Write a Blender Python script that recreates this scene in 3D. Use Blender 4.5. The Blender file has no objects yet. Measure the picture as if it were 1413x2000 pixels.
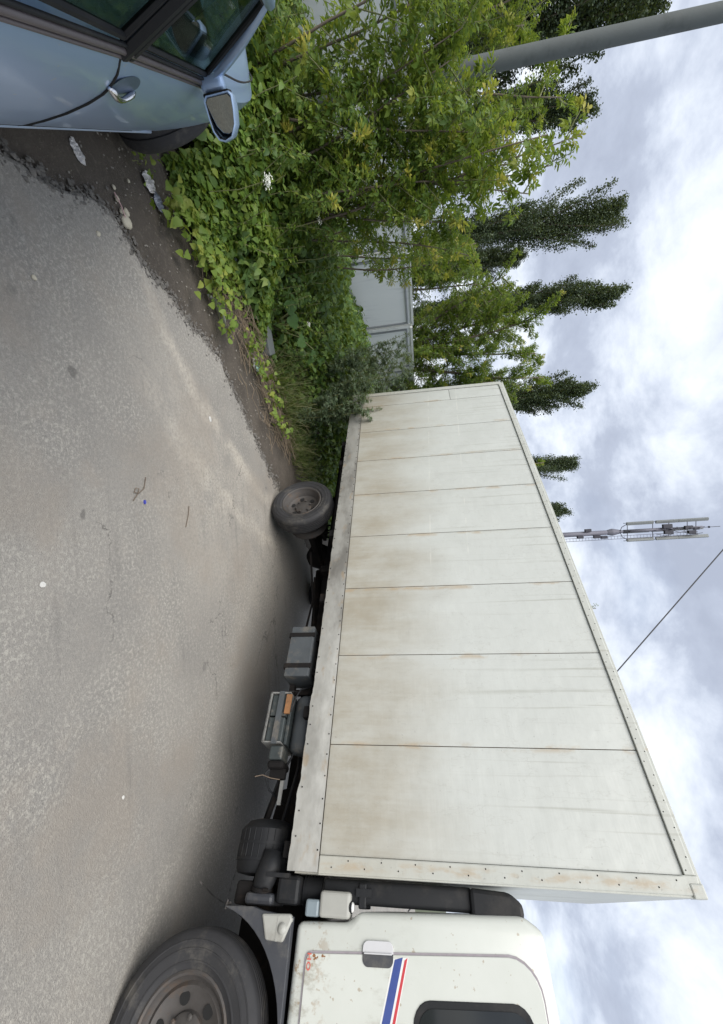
import bpy, bmesh, math, random
import numpy as np
from mathutils import Vector, Matrix

random.seed(7)
RNG = np.random.default_rng(11)
scene = bpy.context.scene
COL = scene.collection
R = math.radians

# ------------------------------------------------------------------ camera (phone held on its side)
cam_d = bpy.data.cameras.new('camera')
cam = bpy.data.objects.new('camera', cam_d); COL.objects.link(cam)
PITCH, ROLL, CAM_H = .1396, -.0718, 1.75
_f = Vector((0, math.cos(PITCH), -math.sin(PITCH)))
_u = Vector((0, math.sin(PITCH), math.cos(PITCH)))
_r = Vector((1, 0, 0))
RT = _r * math.cos(ROLL) + _u * math.sin(ROLL)
UP = _u * math.cos(ROLL) - _r * math.sin(ROLL)
m3 = Matrix((UP, -RT, -_f)).transposed()
cam.matrix_world = Matrix.Translation((0, 0, CAM_H)) @ m3.to_4x4()
cam_d.sensor_width = 36; cam_d.sensor_fit = 'AUTO'
cam_d.lens = 785 / 2000 * 36
cam_d.clip_start = .05; cam_d.clip_end = 3000
scene.camera = cam

# ------------------------------------------------------------------ world: bright broken overcast
SUN_EL, SUN_AZ = R(46), R(212)          # azimuth measured clockwise from +Y
world = bpy.data.worlds.new('World'); scene.world = world
world.use_nodes = True
wt = world.node_tree; wt.nodes.clear()

class G:
    """tiny node-graph writer"""
    def __init__(s, t): s.t = t
    def n(s, typ, props=None, **ins):
        nd = s.t.nodes.new(typ)
        for k, v in (props or {}).items(): setattr(nd, k, v)
        for k, v in ins.items():
            key = int(k[1:]) if k[0] == 'i' and k[1:].isdigit() else k.replace('_', ' ')
            sock = nd.inputs[key]
            if isinstance(v, bpy.types.NodeSocket): s.t.links.new(v, sock)
            else: sock.default_value = v
        return nd
    def math(s, op, a, b=0., c=0., clamp=False):
        return s.n('ShaderNodeMath', dict(operation=op, use_clamp=clamp), i0=a, i1=b, i2=c).outputs[0]
    def noise(s, vec, scale=5., detail=4., rough=.55, dist=0., out=0):
        return s.n('ShaderNodeTexNoise', Vector=vec, Scale=scale, Detail=detail, Roughness=rough, Distortion=dist).outputs[out]
    def map(s, vec, scale=(1, 1, 1), loc=(0, 0, 0), rot=(0, 0, 0)):
        return s.n('ShaderNodeMapping', Vector=vec, Scale=scale, Location=loc, Rotation=rot).outputs[0]
    def range(s, v, a, b, c=0., d=1.):
        return s.n('ShaderNodeMapRange', dict(clamp=True, interpolation_type='SMOOTHSTEP'), i0=v, i1=a, i2=b, i3=c, i4=d).outputs[0]
    def mix(s, fac, a, b, blend='MIX'):
        nd = s.n('ShaderNodeMix', dict(data_type='RGBA', blend_type=blend))
        for sk, v in ((nd.inputs[0], fac), (nd.inputs[6], a), (nd.inputs[7], b)):
            if isinstance(v, bpy.types.NodeSocket): s.t.links.new(v, sk)
            else: sk.default_value = (*v, 1) if hasattr(v, '__len__') and len(v) == 3 else v
        return nd.outputs[2]
    def ramp(s, fac, stops):
        nd = s.n('ShaderNodeValToRGB', Fac=fac)
        cr = nd.color_ramp
        while len(cr.elements) < len(stops): cr.elements.new(.5)
        for e, (p, c) in zip(cr.elements, stops): e.position = p; e.color = (*c, 1)
        return nd.outputs[0]
    def bump(s, h, strength=.3, dist=.01, normal=None):
        nd = s.n('ShaderNodeBump', Strength=strength, Distance=dist, Height=h)
        if normal is not None: s.t.links.new(normal, nd.inputs['Normal'])
        return nd.outputs[0]
    def xyz(s, vec):
        return s.n('ShaderNodeSeparateXYZ', i0=vec).outputs

w = G(wt)
sky = w.n('ShaderNodeTexSky', dict(sky_type='NISHITA', sun_disc=False, sun_elevation=SUN_EL, sun_rotation=SUN_AZ, air_density=1.0, dust_density=1.5))
dirv = w.n('ShaderNodeTexCoord').outputs['Generated']
dx, dy, dz = w.xyz(dirv)
zz = w.math('ADD', w.math('MAXIMUM', dz, 0.), .48)
pv = w.n('ShaderNodeCombineXYZ', i0=w.math('DIVIDE', dx, zz), i1=w.math('DIVIDE', dy, zz), i2=0.).outputs[0]
warp = w.noise(pv, 1.3, 3, .5, 0, 1)
pv2 = w.n('ShaderNodeVectorMath', dict(operation='MULTIPLY_ADD'), i0=warp, i1=(.30, .30, 0), i2=pv).outputs[0]
c1 = w.noise(w.map(pv2, loc=(3.1, 1.7, 0)), 2.5, 10, .60)
c2 = w.noise(w.map(pv2, loc=(8.3, 4.1, 0)), 1.2, 3, .5)
cl = w.math('ADD', w.math('MULTIPLY', c1, .78), w.math('MULTIPLY', c2, .22))
ccol = w.ramp(cl, [(.40, (.36, .40, .495)), (.46, (.41, .455, .555)), (.49, (.49, .54, .64)), (.52, (.575, .625, .72)), (.55, (.66, .71, .79)), (.63, (.85, .89, .94))])
bg1 = w.n('ShaderNodeBackground', Color=sky.outputs[0], Strength=.10)
bg2 = w.n('ShaderNodeBackground', Color=ccol, Strength=.80)
cover = w.range(c2, .60, .70, .97, .80)
mixs = w.n('ShaderNodeMixShader', i0=cover, i1=bg1.outputs[0], i2=bg2.outputs[0])
w.n('ShaderNodeOutputWorld', Surface=mixs.outputs[0])

sun_d = bpy.data.lights.new('sun', 'SUN'); sun_d.energy = 2.3; sun_d.angle = R(55); sun_d.color = (1, .96, .9)
sun = bpy.data.objects.new('sun', sun_d); COL.objects.link(sun)
_sd = Vector((math.sin(SUN_AZ) * math.cos(SUN_EL), math.cos(SUN_AZ) * math.cos(SUN_EL), math.sin(SUN_EL)))
sun.rotation_euler = _sd.to_track_quat('Z', 'Y').to_euler()

scene.view_settings.view_transform = 'Standard'
scene.view_settings.look = 'None'
scene.view_settings.exposure = 0.78
scene.view_settings.gamma = 1.0
scene.view_settings.use_curve_mapping = False

# ------------------------------------------------------------------ helpers
def tag(o, label=None, cat=None, group=None, kind=None):
    if label: o['label'] = label
    if cat: o['category'] = cat
    if group: o['group'] = group
    if kind: o['kind'] = kind
    return o

def empty(name, loc=(0, 0, 0), label=None, cat=None, group=None, rz=0):
    o = bpy.data.objects.new(name, None); COL.objects.link(o)
    o.location = loc; o.rotation_euler = (0, 0, rz); o.empty_display_size = .2
    return tag(o, label, cat, group)

def link(name, me, parent=None, loc=None):
    o = bpy.data.objects.new(name, me); COL.objects.link(o)
    if parent: o.parent = parent
    if loc is not None: o.location = loc
    return o

class MB:
    """collects faces for one mesh"""
    def __init__(s): s.v = []; s.f = []
    def add(s, vs, fs):
        b = len(s.v); s.v += [tuple(p) for p in vs]; s.f += [tuple(i + b for i in f) for f in fs]; return s
    def box(s, x0, x1, y0, y1, z0, z1):
        return s.add([(x0, y0, z0), (x1, y0, z0), (x1, y1, z0), (x0, y1, z0), (x0, y0, z1), (x1, y0, z1), (x1, y1, z1), (x0, y1, z1)],
                     [(0, 3, 2, 1), (4, 5, 6, 7), (0, 1, 5, 4), (1, 2, 6, 5), (2, 3, 7, 6), (3, 0, 4, 7)])
    def rbox(s, x0, x1, y0, y1, z0, z1, bev=.02, seg=2):
        bm = bmesh.new()
        bmesh.ops.create_cube(bm, size=1)
        for v in bm.verts:
            v.co = Vector((x0 + (v.co.x + .5) * (x1 - x0), y0 + (v.co.y + .5) * (y1 - y0), z0 + (v.co.z + .5) * (z1 - z0)))
        bmesh.ops.bevel(bm, geom=list(bm.edges), offset=bev, segments=seg, profile=.5, affect='EDGES')
        bm.verts.index_update()
        s.add([v.co for v in bm.verts], [[v.index for v in f.verts] for f in bm.faces]); bm.free(); return s
    def prism(s, poly, axis, a, b, bev=0, seg=2):
        """poly in the two other axes; extruded a..b along axis"""
        def P(p, t):
            if axis == 'y': return (p[0], t, p[1])
            if axis == 'x': return (t, p[0], p[1])
            return (p[0], p[1], t)
        n = len(poly)
        vs = [P(p, a) for p in poly] + [P(p, b) for p in poly]
        fs = [tuple(range(n)), tuple(range(2 * n - 1, n - 1, -1))] + [((i + 1) % n, i, n + i, n + (i + 1) % n) for i in range(n)]
        if not bev: return s.add(vs, fs)
        bm = bmesh.new()
        bv = [bm.verts.new(v) for v in vs]
        for f in fs: bm.faces.new([bv[i] for i in f])
        bmesh.ops.recalc_face_normals(bm, faces=bm.faces)
        bmesh.ops.bevel(bm, geom=list(bm.edges), offset=bev, segments=seg, profile=.5, affect='EDGES')
        bm.verts.index_update()
        s.add([v.co for v in bm.verts], [[v.index for v in f.verts] for f in bm.faces]); bm.free(); return s
    def tube(s, pts, rad, seg=8, cap=True, flat=None):
        pts = [Vector(p) for p in pts]; n = len(pts)
        rad = list(rad) if hasattr(rad, '__len__') else [rad] * n
        prev = None; b = []; vs = []
        for i, p in enumerate(pts):
            t = (pts[min(i + 1, n - 1)] - pts[max(i - 1, 0)]).normalized()
            if prev is None:
                ref = Vector((0, 0, 1)) if abs(t.z) < .9 else Vector((1, 0, 0))
                prev = (ref - t * ref.dot(t)).normalized()
            prev = (prev - t * prev.dot(t)).normalized()
            q = t.cross(prev)
            for k in range(seg):
                a = 2 * math.pi * k / seg
                vs.append(p + (prev * math.cos(a) + q * math.sin(a) * (flat or 1)) * rad[i])
        fs = [(i * seg + k, i * seg + (k + 1) % seg, (i + 1) * seg + (k + 1) % seg, (i + 1) * seg + k) for i in range(n - 1) for k in range(seg)]
        if cap: fs += [tuple(range(seg - 1, -1, -1)), tuple((n - 1) * seg + k for k in range(seg))]
        return s.add(vs, fs)
    def lathe(s, prof, c, axis='y', seg=32, close=False):
        """prof: (radius, along) list round an axis through c"""
        vs = []
        for r, t in prof:
            for k in range(seg):
                a = 2 * math.pi * k / seg; ca, sa = r * math.cos(a), r * math.sin(a)
                vs.append({'y': (c[0] + ca, c[1] + t, c[2] + sa), 'x': (c[0] + t, c[1] + ca, c[2] + sa), 'z': (c[0] + ca, c[1] + sa, c[2] + t)}[axis])
        n = len(prof)
        fs = [(i * seg + k, i * seg + (k + 1) % seg, (i + 1) * seg + (k + 1) % seg, (i + 1) * seg + k) for i in range(n - 1) for k in range(seg)]
        return s.add(vs, fs)
    def grid(s, fn, nu, nv):
        vs = [fn(i / nu, j / nv) for i in range(nu + 1) for j in range(nv + 1)]
        fs = [(i * (nv + 1) + j, (i + 1) * (nv + 1) + j, (i + 1) * (nv + 1) + j + 1, i * (nv + 1) + j + 1) for i in range(nu) for j in range(nv)]
        return s.add(vs, fs)
    def build(s, name, mat, parent=None, smooth=False, bevel=0, label=None, angle=None, fix=True):
        me = bpy.data.meshes.new(name)
        me.from_pydata(s.v, [], s.f)
        if fix:
            bm = bmesh.new(); bm.from_mesh(me)
            bmesh.ops.recalc_face_normals(bm, faces=bm.faces); bm.to_mesh(me); bm.free()
        me.materials.append(mat)
        if smooth:
            me.polygons.foreach_set('use_smooth', [True] * len(me.polygons))
            if angle: me.set_sharp_from_angle(angle=R(angle))
        o = link(name, me, parent)
        if bevel:
            b = o.modifiers.new('bevel', 'BEVEL'); b.width = bevel; b.segments = 2; b.limit_method = 'ANGLE'
        if label: o['label'] = label
        return o

def vnoise(x, y, z=0.):
    from mathutils import noise
    return noise.noise(Vector((x, y, z)))

# ------------------------------------------------------------------ materials
def new_mat(name):
    m = bpy.data.materials.new(name); m.use_nodes = True
    t = m.node_tree; t.nodes.clear()
    g = G(t); g.out = g.n('ShaderNodeOutputMaterial')
    return m, g

def finish(g, **kw):
    b = g.n('ShaderNodeBsdfPrincipled', **kw)
    g.t.links.new(b.outputs[0], g.out.inputs[0]); return b

def simple(name, col, rough=.6, metal=0., vary=.25, scale=8., dirt=None, dirt_amt=.5, bump=.1, spec=.5, bscale=60, coat=0):
    m, g = new_mat(name)
    co = g.n('ShaderNodeTexCoord').outputs['Object']
    nz = g.noise(co, scale, 6, .6)
    c = g.mix(nz, tuple(x * (1 - vary) for x in col), tuple(min(1, x * (1 + vary)) for x in col))
    rgh = g.range(nz, .2, .8, max(0, rough - .1), min(1, rough + .1))
    if dirt:
        d = g.range(g.noise(co, scale * .7, 8, .7), .5, .68, 0, dirt_amt)
        c = g.mix(d, c, dirt)
    nrm = g.bump(g.noise(co, bscale, 4, .6), bump, .004)
    finish(g, Base_Color=c, Roughness=rgh, Metallic=metal, Normal=nrm, Specular_IOR_Level=spec, Coat_Weight=coat, Coat_Roughness=.08)
    return m

M = {}
M['rubber'] = simple('rubber', (.026, .026, .028), .75, vary=.35, scale=9, dirt=(.10, .092, .08), dirt_amt=.6, bump=.25)
M['black_plastic'] = simple('black_plastic', (.014, .015, .017), .6, vary=.3, scale=6, dirt=(.05, .046, .042), dirt_amt=.5, bump=.1, spec=.3)
M['chassis'] = simple('chassis_metal', (.013, .012, .012), .85, vary=.4, scale=7, dirt=(.05, .036, .026), dirt_amt=.5, bump=.3, spec=.15)
M['rim'] = simple('rim_metal', (.072, .066, .062), .62, .2, vary=.3, scale=14, dirt=(.10, .07, .05), dirt_amt=.7, bump=.2)
M['grey_box'] = simple('grey_box_paint', (.062, .070, .076), .6, vary=.35, scale=7, dirt=(.15, .135, .112), dirt_amt=.85, bump=.15)
M['green_grey'] = simple('battery_casing', (.040, .049, .050), .55, vary=.4, scale=10, dirt=(.17, .155, .13), dirt_amt=.8, bump=.15)
M['rust'] = simple('rust', (.25, .12, .05), .85, vary=.45, scale=18, dirt=(.08, .05, .03), dirt_amt=.6, bump=.4)
M['pale_metal'] = simple('pale_metal', (.22, .22, .21), .6, .1, vary=.3, scale=20, dirt=(.08, .07, .06), dirt_amt=.7)
M['light_grey'] = simple('light_grey_plastic', (.36, .36, .33), .5, vary=.15, scale=6, dirt=(.20, .18, .15), dirt_amt=.6)
M['mud_grey'] = simple('mudguard_plastic', (.045, .048, .056), .55, vary=.2, scale=6, dirt=(.15, .14, .12), dirt_amt=.5)
M['blue_grey'] = simple('blue_grey_plastic', (.21, .255, .28), .45, vary=.15)
M['stripe_blue'] = simple('blue_vinyl', (.045, .075, .26), .4, vary=.12, scale=20)
M['stripe_red'] = simple('red_vinyl', (.52, .05, .06), .4, vary=.12, scale=20)
M['decal_white'] = simple('white_vinyl', (.72, .72, .70), .4, vary=.05)
M['letter_red'] = simple('red_lettering', (.58, .12, .09), .5, vary=.25, scale=60)
M['handle_cup'] = simple('handle_cup', (.56, .56, .57), .35, vary=.05)
M['seal'] = simple('door_seal', (.30, .27, .29), .6, vary=.3, scale=25)
M['gap'] = simple('gap_dark', (.012, .012, .012), .9)
M['trunk'] = simple('bark', (.13, .105, .08), .9, vary=.4, scale=6, bump=.6)
M['stem'] = simple('green_stem', (.16, .17, .07), .7, vary=.4, scale=9)
M['twig'] = simple('dry_twig', (.16, .12, .085), .85, vary=.45, scale=12)
M['straw'] = simple('straw', (.20, .155, .105), .85, vary=.35, scale=4)
M['concrete'] = simple('pole_concrete', (.105, .118, .118), .85, vary=.3, scale=3.5, dirt=(.06, .07, .068), dirt_amt=.6, bump=.5, bscale=90)
M['white_flower'] = simple('white_petal', (.75, .76, .70), .6, vary=.15, scale=60)
M['crumb'] = simple('asphalt_crumb', (.15, .14, .125), .9, vary=.6, scale=14)
M['grit'] = simple('grit', (.27, .25, .215), .9, vary=.5, scale=9)
M['pebble'] = simple('pebble', (.50, .46, .36), .8, vary=.25, scale=30)
M['wrapper'] = simple('foil_wrapper', (.58, .57, .56), .35, .25, vary=.45, scale=40, dirt=(.2, .18, .16), dirt_amt=.5)
M['dark_wrapper'] = simple('dark_foil', (.17, .19, .23), .35, .2, vary=.4, scale=30)
M['paper'] = simple('white_paper', (.58, .57, .54), .7, vary=.12, scale=30, dirt=(.4, .36, .3), dirt_amt=.4)
M['mint'] = simple('mint_print', (.40, .60, .56), .6, vary=.25, scale=30)
M['blue_plastic'] = simple('blue_plastic', (.05, .06, .36), .4)
M['mast_grey'] = simple('mast_grey', (.15, .15, .185), .6, .1, vary=.15, scale=1)
M['antenna_grey'] = simple('antenna_grey', (.22, .235, .235), .6, vary=.08, scale=1)
M['dark_unit'] = simple('radio_unit', (.035, .035, .05), .6, vary=.2, scale=2)
M['cable'] = simple('cable_sheath', (.06, .06, .065), .7)

def leaf_mat(name, stops, obj_rand=False, trans=.35, rough=.5, veins=True):
    m, g = new_mat(name)
    if obj_rand: rnd = g.n('ShaderNodeObjectInfo').outputs['Random']
    else: rnd = g.n('ShaderNodeNewGeometry').outputs['Random Per Island']
    c = g.ramp(rnd, stops)
    co = g.n('ShaderNodeTexCoord').outputs['Object']
    c = g.mix(g.range(g.noise(co, 14, 3, .6), .3, .7, 0, .35), c, tuple(x * .62 for x in stops[len(stops) // 2][1]))
    b = g.n('ShaderNodeBsdfPrincipled', Base_Color=c, Roughness=rough, Specular_IOR_Level=.35)
    tc = g.mix(.5, c, (.35, .42, .03), 'MIX')
    tr = g.n('ShaderNodeBsdfTranslucent', Color=tc)
    mx = g.n('ShaderNodeMixShader', i0=trans, i1=b.outputs[0], i2=tr.outputs[0])
    g.t.links.new(mx.outputs[0], g.out.inputs[0])
    return m

M['elder_leaf'] = leaf_mat('elder_leaf', [(0, (.065, .135, .030)), (.45, (.15, .24, .045)), (.75, (.235, .315, .055)), (1, (.34, .36, .07))], True, .45)
M['elder_foliage'] = leaf_mat('elder_foliage', [(0, (.060, .125, .032)), (.5, (.13, .22, .044)), (.85, (.21, .30, .058)), (1, (.30, .34, .07))], False, .5)
M['young_leaf'] = leaf_mat('young_leaf', [(0, (.30, .33, .06)), (1, (.52, .46, .10))], True, .4)
M['creeper'] = leaf_mat('creeper_leaf', [(0, (.085, .16, .028)), (.5, (.14, .235, .038)), (1, (.23, .29, .055))], False, .35)
M['creeper_obj'] = leaf_mat('creeper_leaf_single', [(0, (.12, .20, .035)), (.5, (.20, .29, .05)), (1, (.33, .36, .07))], True, .35)
M['under'] = leaf_mat('undergrowth_leaf', [(0, (.034, .082, .022)), (.4, (.080, .150, .036)), (.8, (.14, .225, .050)), (1, (.21, .28, .06))], False, .35)
M['worm'] = leaf_mat('wormwood_leaf', [(0, (.07, .115, .06)), (.5, (.125, .175, .10)), (1, (.21, .25, .16))], False, .25)
M['poplar'] = leaf_mat('poplar_leaf', [(0, (.038, .062, .034)), (.5, (.070, .102, .055)), (1, (.115, .150, .080))], False, .15)
M['grass'] = leaf_mat('grass_blade', [(0, (.06, .10, .03)), (.5, (.12, .16, .06)), (1, (.33, .30, .17))], False, .3)
M['burdock'] = leaf_mat('burdock_leaf', [(0, (.04, .095, .022)), (1, (.065, .13, .032))], True, .35)

# painted sandwich panels of the box: off-white, dust below, streaks above
def panel_mat(name, clean, dusty, low, high, amt):
    m, g = new_mat(name)
    co = g.n('ShaderNodeTexCoord').outputs['Object']
    x, y, z = g.xyz(co)
    wob = g.noise(g.map(co, (1.6, 1, .5)), 1.3, 5, .6)
    zw = g.math('ADD', z, g.math('MULTIPLY', g.math('SUBTRACT', wob, .5), 1.3))
    haze = g.math('MULTIPLY', g.range(zw, high, low), amt)
    fib = g.noise(g.map(co, (34, 1, 2.2)), 1.0, 5, .6)
    fib2 = g.noise(g.map(co, (6, 1, 60)), 1.0, 4, .55)
    blot = g.noise(g.map(co, (2.6, 1, 1.1)), 1.2, 8, .70)
    d1 = g.math('MULTIPLY', haze, g.range(g.math('ADD', g.math('MULTIPLY', fib, .18), g.math('MULTIPLY', blot, .82)), .30, .66, .42, 1), clamp=True)
    c = g.mix(blot, tuple(v * .92 for v in clean), tuple(v * 1.06 for v in clean))
    c = g.mix(g.range(g.noise(co, 55, 4, .7), .45, .7, 0, .12), c, (.40, .40, .36))
    c = g.mix(d1, c, dusty)
    # rain runs from the roof edge
    runs = g.noise(g.map(co, (22, 1, .35)), 1.0, 4, .6, .4)
    rm = g.math('MULTIPLY', g.range(runs, .56, .70), g.range(z, 1.5, 2.9))
    c = g.mix(g.math('MULTIPLY', rm, .75), c, (.31, .31, .265))
    rib = g.math('ABSOLUTE', g.math('SUBTRACT', g.noise(g.map(co, (2.2, 1, .7)), 2.2, 5, .55), .5))
    c = g.mix(g.math('MULTIPLY', g.range(rib, .006, 0), .16), c, (.26, .25, .21))
    # the frame behind shows through as faint scuffed lines
    for zl in (1.70, 2.02):
        ln = g.math('ABSOLUTE', g.math('SUBTRACT', z, g.math('ADD', zl, g.math('MULTIPLY', x, -.055 if zl < 1.8 else -.07))))
        lm = g.math('MULTIPLY', g.math('MULTIPLY', g.range(ln, .010, .001), g.range(x, -1.7, -2.6)), g.range(g.noise(co, 5, 3), .42, .62))
        c = g.mix(g.math('MULTIPLY', lm, .35), c, (.70, .69, .63))
    # rusty tint close to the seams
    sx = g.math('ABSOLUTE', g.math('SUBTRACT', g.math('FRACT', g.math('DIVIDE', g.math('ADD', x, 10.843), .6357)), .5))
    sm = g.math('MULTIPLY', g.range(sx, .44, .5), g.range(g.noise(g.map(co, (5, 1, 2)), 1.5, 5, .65), .48, .62))
    c = g.mix(g.math('MULTIPLY', sm, .55), c, (.38, .27, .15))
    sp = g.range(g.noise(co, 48, 2, .5), .70, .76)
    c = g.mix(g.math('MULTIPLY', sp, .35), c, (.2, .19, .17))
    nrm = g.bump(g.math('ADD', g.math('MULTIPLY', g.noise(co, 2.4, 3), 6.), g.math('MULTIPLY', fib2, .25)), .22, .012)
    finish(g, Base_Color=c, Roughness=g.range(d1, 0, 1, .38, .7), Normal=nrm, Specular_IOR_Level=.45)
    return m
M['panel'] = panel_mat('box_panel_paint', (.515, .53, .50), (.315, .285, .222), 1.20, 2.10, .95)
M['trim_low'] = panel_mat('box_skirt_paint', (.52, .525, .50), (.17, .165, .155), 0.6, 1.5, .75)
M['trim_top'] = panel_mat('box_trim_paint', (.47, .48, .44), (.36, .33, .26), 1.0, 2.0, .7)

def skirt_mat():
    m, g = new_mat('box_skirt_grime')
    co = g.n('ShaderNodeTexCoord').outputs['Object']
    x, y, z = g.xyz(co)
    base = g.mix(g.noise(co, 9, 6, .6), (.33, .325, .295), (.50, .495, .46))
    skirt_grey = g.math('ADD', g.range(g.noise(g.map(co, (1.6, 1, 4)), 1.2, 8, .62), .42, .66, 0, .55), g.range(x, -.9, -2.2, 0, .45))  # blotchy grime, plus an even darkening towards the rear
    rear = g.range(x, -.2, -1.8, .75, 1.0)
    c = g.mix(g.math('MULTIPLY', skirt_grey, rear), base, (.165, .158, .142))
    brown = g.range(g.noise(g.map(co, (5, 1, 9), loc=(4, 0, 2)), 1.3, 6, .6), .55, .72, 0, .6)
    c = g.mix(brown, c, (.30, .22, .13))
    nrm = g.bump(g.noise(co, 9, 5, .55), .35, .02)
    finish(g, Base_Color=c, Roughness=.5, Metallic=.1, Normal=nrm)
    return m
M['skirt'] = skirt_mat()

def cab_mat():
    m, g = new_mat('cab_paint')
    co = g.n('ShaderNodeTexCoord').outputs['Object']
    x, y, z = g.xyz(co)
    n = g.noise(co, 3, 7, .65)
    c = g.mix(n, (.53, .55, .50), (.64, .655, .615))
    gr = g.math('MULTIPLY', g.range(g.noise(g.map(co, (6, 6, 3)), 1.2, 7, .7), .5, .66), g.range(z, 1.7, 1.0))
    c = g.mix(g.math('MULTIPLY', gr, .8), c, (.30, .28, .22))
    rz = g.math('MULTIPLY', g.range(z, 1.22, .93), g.range(g.noise(co, 16, 7, .68), .53, .62))
    c = g.mix(g.math('MULTIPLY', rz, .75), c, (.30, .19, .09))
    sp = g.range(g.noise(g.map(co, loc=(3, 1, 0)), 40, 2, .5), .69, .73)
    c = g.mix(g.math('MULTIPLY', sp, .6), c, (.32, .24, .15))
    finish(g, Base_Color=c, Roughness=.32, Specular_IOR_Level=.5, Coat_Weight=.25, Coat_Roughness=.15, Normal=g.bump(g.noise(co, 3.5, 2), .12, .02))
    return m
M['cab'] = cab_mat()

def car_mat():
    m, g = new_mat('car_paint')
    co = g.n('ShaderNodeTexCoord').outputs['Object']
    x, y, z = g.xyz(co)
    n = g.noise(co, 2.2, 5, .6)
    c = g.mix(n, (.36, .50, .72), (.42, .56, .78))
    dust = g.math('MULTIPLY', g.range(g.math('ADD', z, g.math('MULTIPLY', g.noise(co, 4, 5), .25)), .62, .34), .55)
    c = g.mix(dust, c, (.30, .29, .255))
    sp = g.range(g.noise(co, 38, 2, .5), .70, .74)
    c = g.mix(g.math('MULTIPLY', sp, .4), c, (.6, .6, .56))
    fl = g.noise(co, 900, 1)
    nrm = g.bump(fl, .05, .001)
    finish(g, Base_Color=c, Metallic=g.range(dust, 0, .55, .46, .10), Roughness=g.range(dust, 0, .55, .33, .6), Coat_Weight=g.range(dust, 0, .4, .45, .05), Coat_Roughness=.04, Normal=nrm)
    return m
M['car'] = car_mat()
M['car_trim'] = simple('car_window_trim', (.115, .098, .10), .4, vary=.15, scale=10)
M['chrome'] = simple('chrome', (.72, .73, .76), .16, 1., vary=.05)
M['interior'] = simple('car_interior', (.045, .047, .05), .8, vary=.2)

def glass_mat():
    m, g = new_mat('tinted_glass')
    fr = g.n('ShaderNodeFresnel', IOR=1.5)
    tr = g.n('ShaderNodeBsdfTransparent', Color=(.45, .52, .47, 1))
    gl = g.n('ShaderNodeBsdfGlossy', Color=(.9, .95, .95, 1), Roughness=.03)
    mx = g.n('ShaderNodeMixShader', i0=g.math('MULTIPLY', fr.outputs[0], .38), i1=tr.outputs[0], i2=gl.outputs[0])
    g.t.links.new(mx.outputs[0], g.out.inputs[0]); return m
M['glass'] = glass_mat()
m_, g_ = new_mat('mirror_glass'); finish(g_, Base_Color=(.26, .28, .27, 1), Metallic=1., Roughness=.02); M['mirror'] = m_
m_, g_ = new_mat('truck_glass'); finish(g_, Base_Color=(.015, .018, .02, 1), Roughness=.05); M['dark_glass'] = m_

def fence_mat():
    m, g = new_mat('fence_sheet')
    co = g.n('ShaderNodeTexCoord').outputs['Object']
    n = g.noise(g.map(co, (1.2, 1.2, .7)), 1.3, 6, .62)
    c = g.mix(n, (.70, .72, .72), (.80, .81, .80))
    d = g.range(g.noise(g.map(co, (9, 9, .8)), 1, 5, .6), .54, .72, 0, .4)
    c = g.mix(d, c, (.45, .465, .47))
    finish(g, Base_Color=c, Roughness=.55, Normal=g.bump(g.noise(co, 2.5, 3), .2, .02)); return m
M['fence'] = fence_mat()
M['fence_rail'] = simple('fence_rail', (.26, .275, .285), .6, vary=.15, scale=5)
M['fence_white'] = simple('fence_cap', (.70, .71, .69), .6, vary=.12, scale=5, dirt=(.35, .34, .32), dirt_amt=.5)

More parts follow.
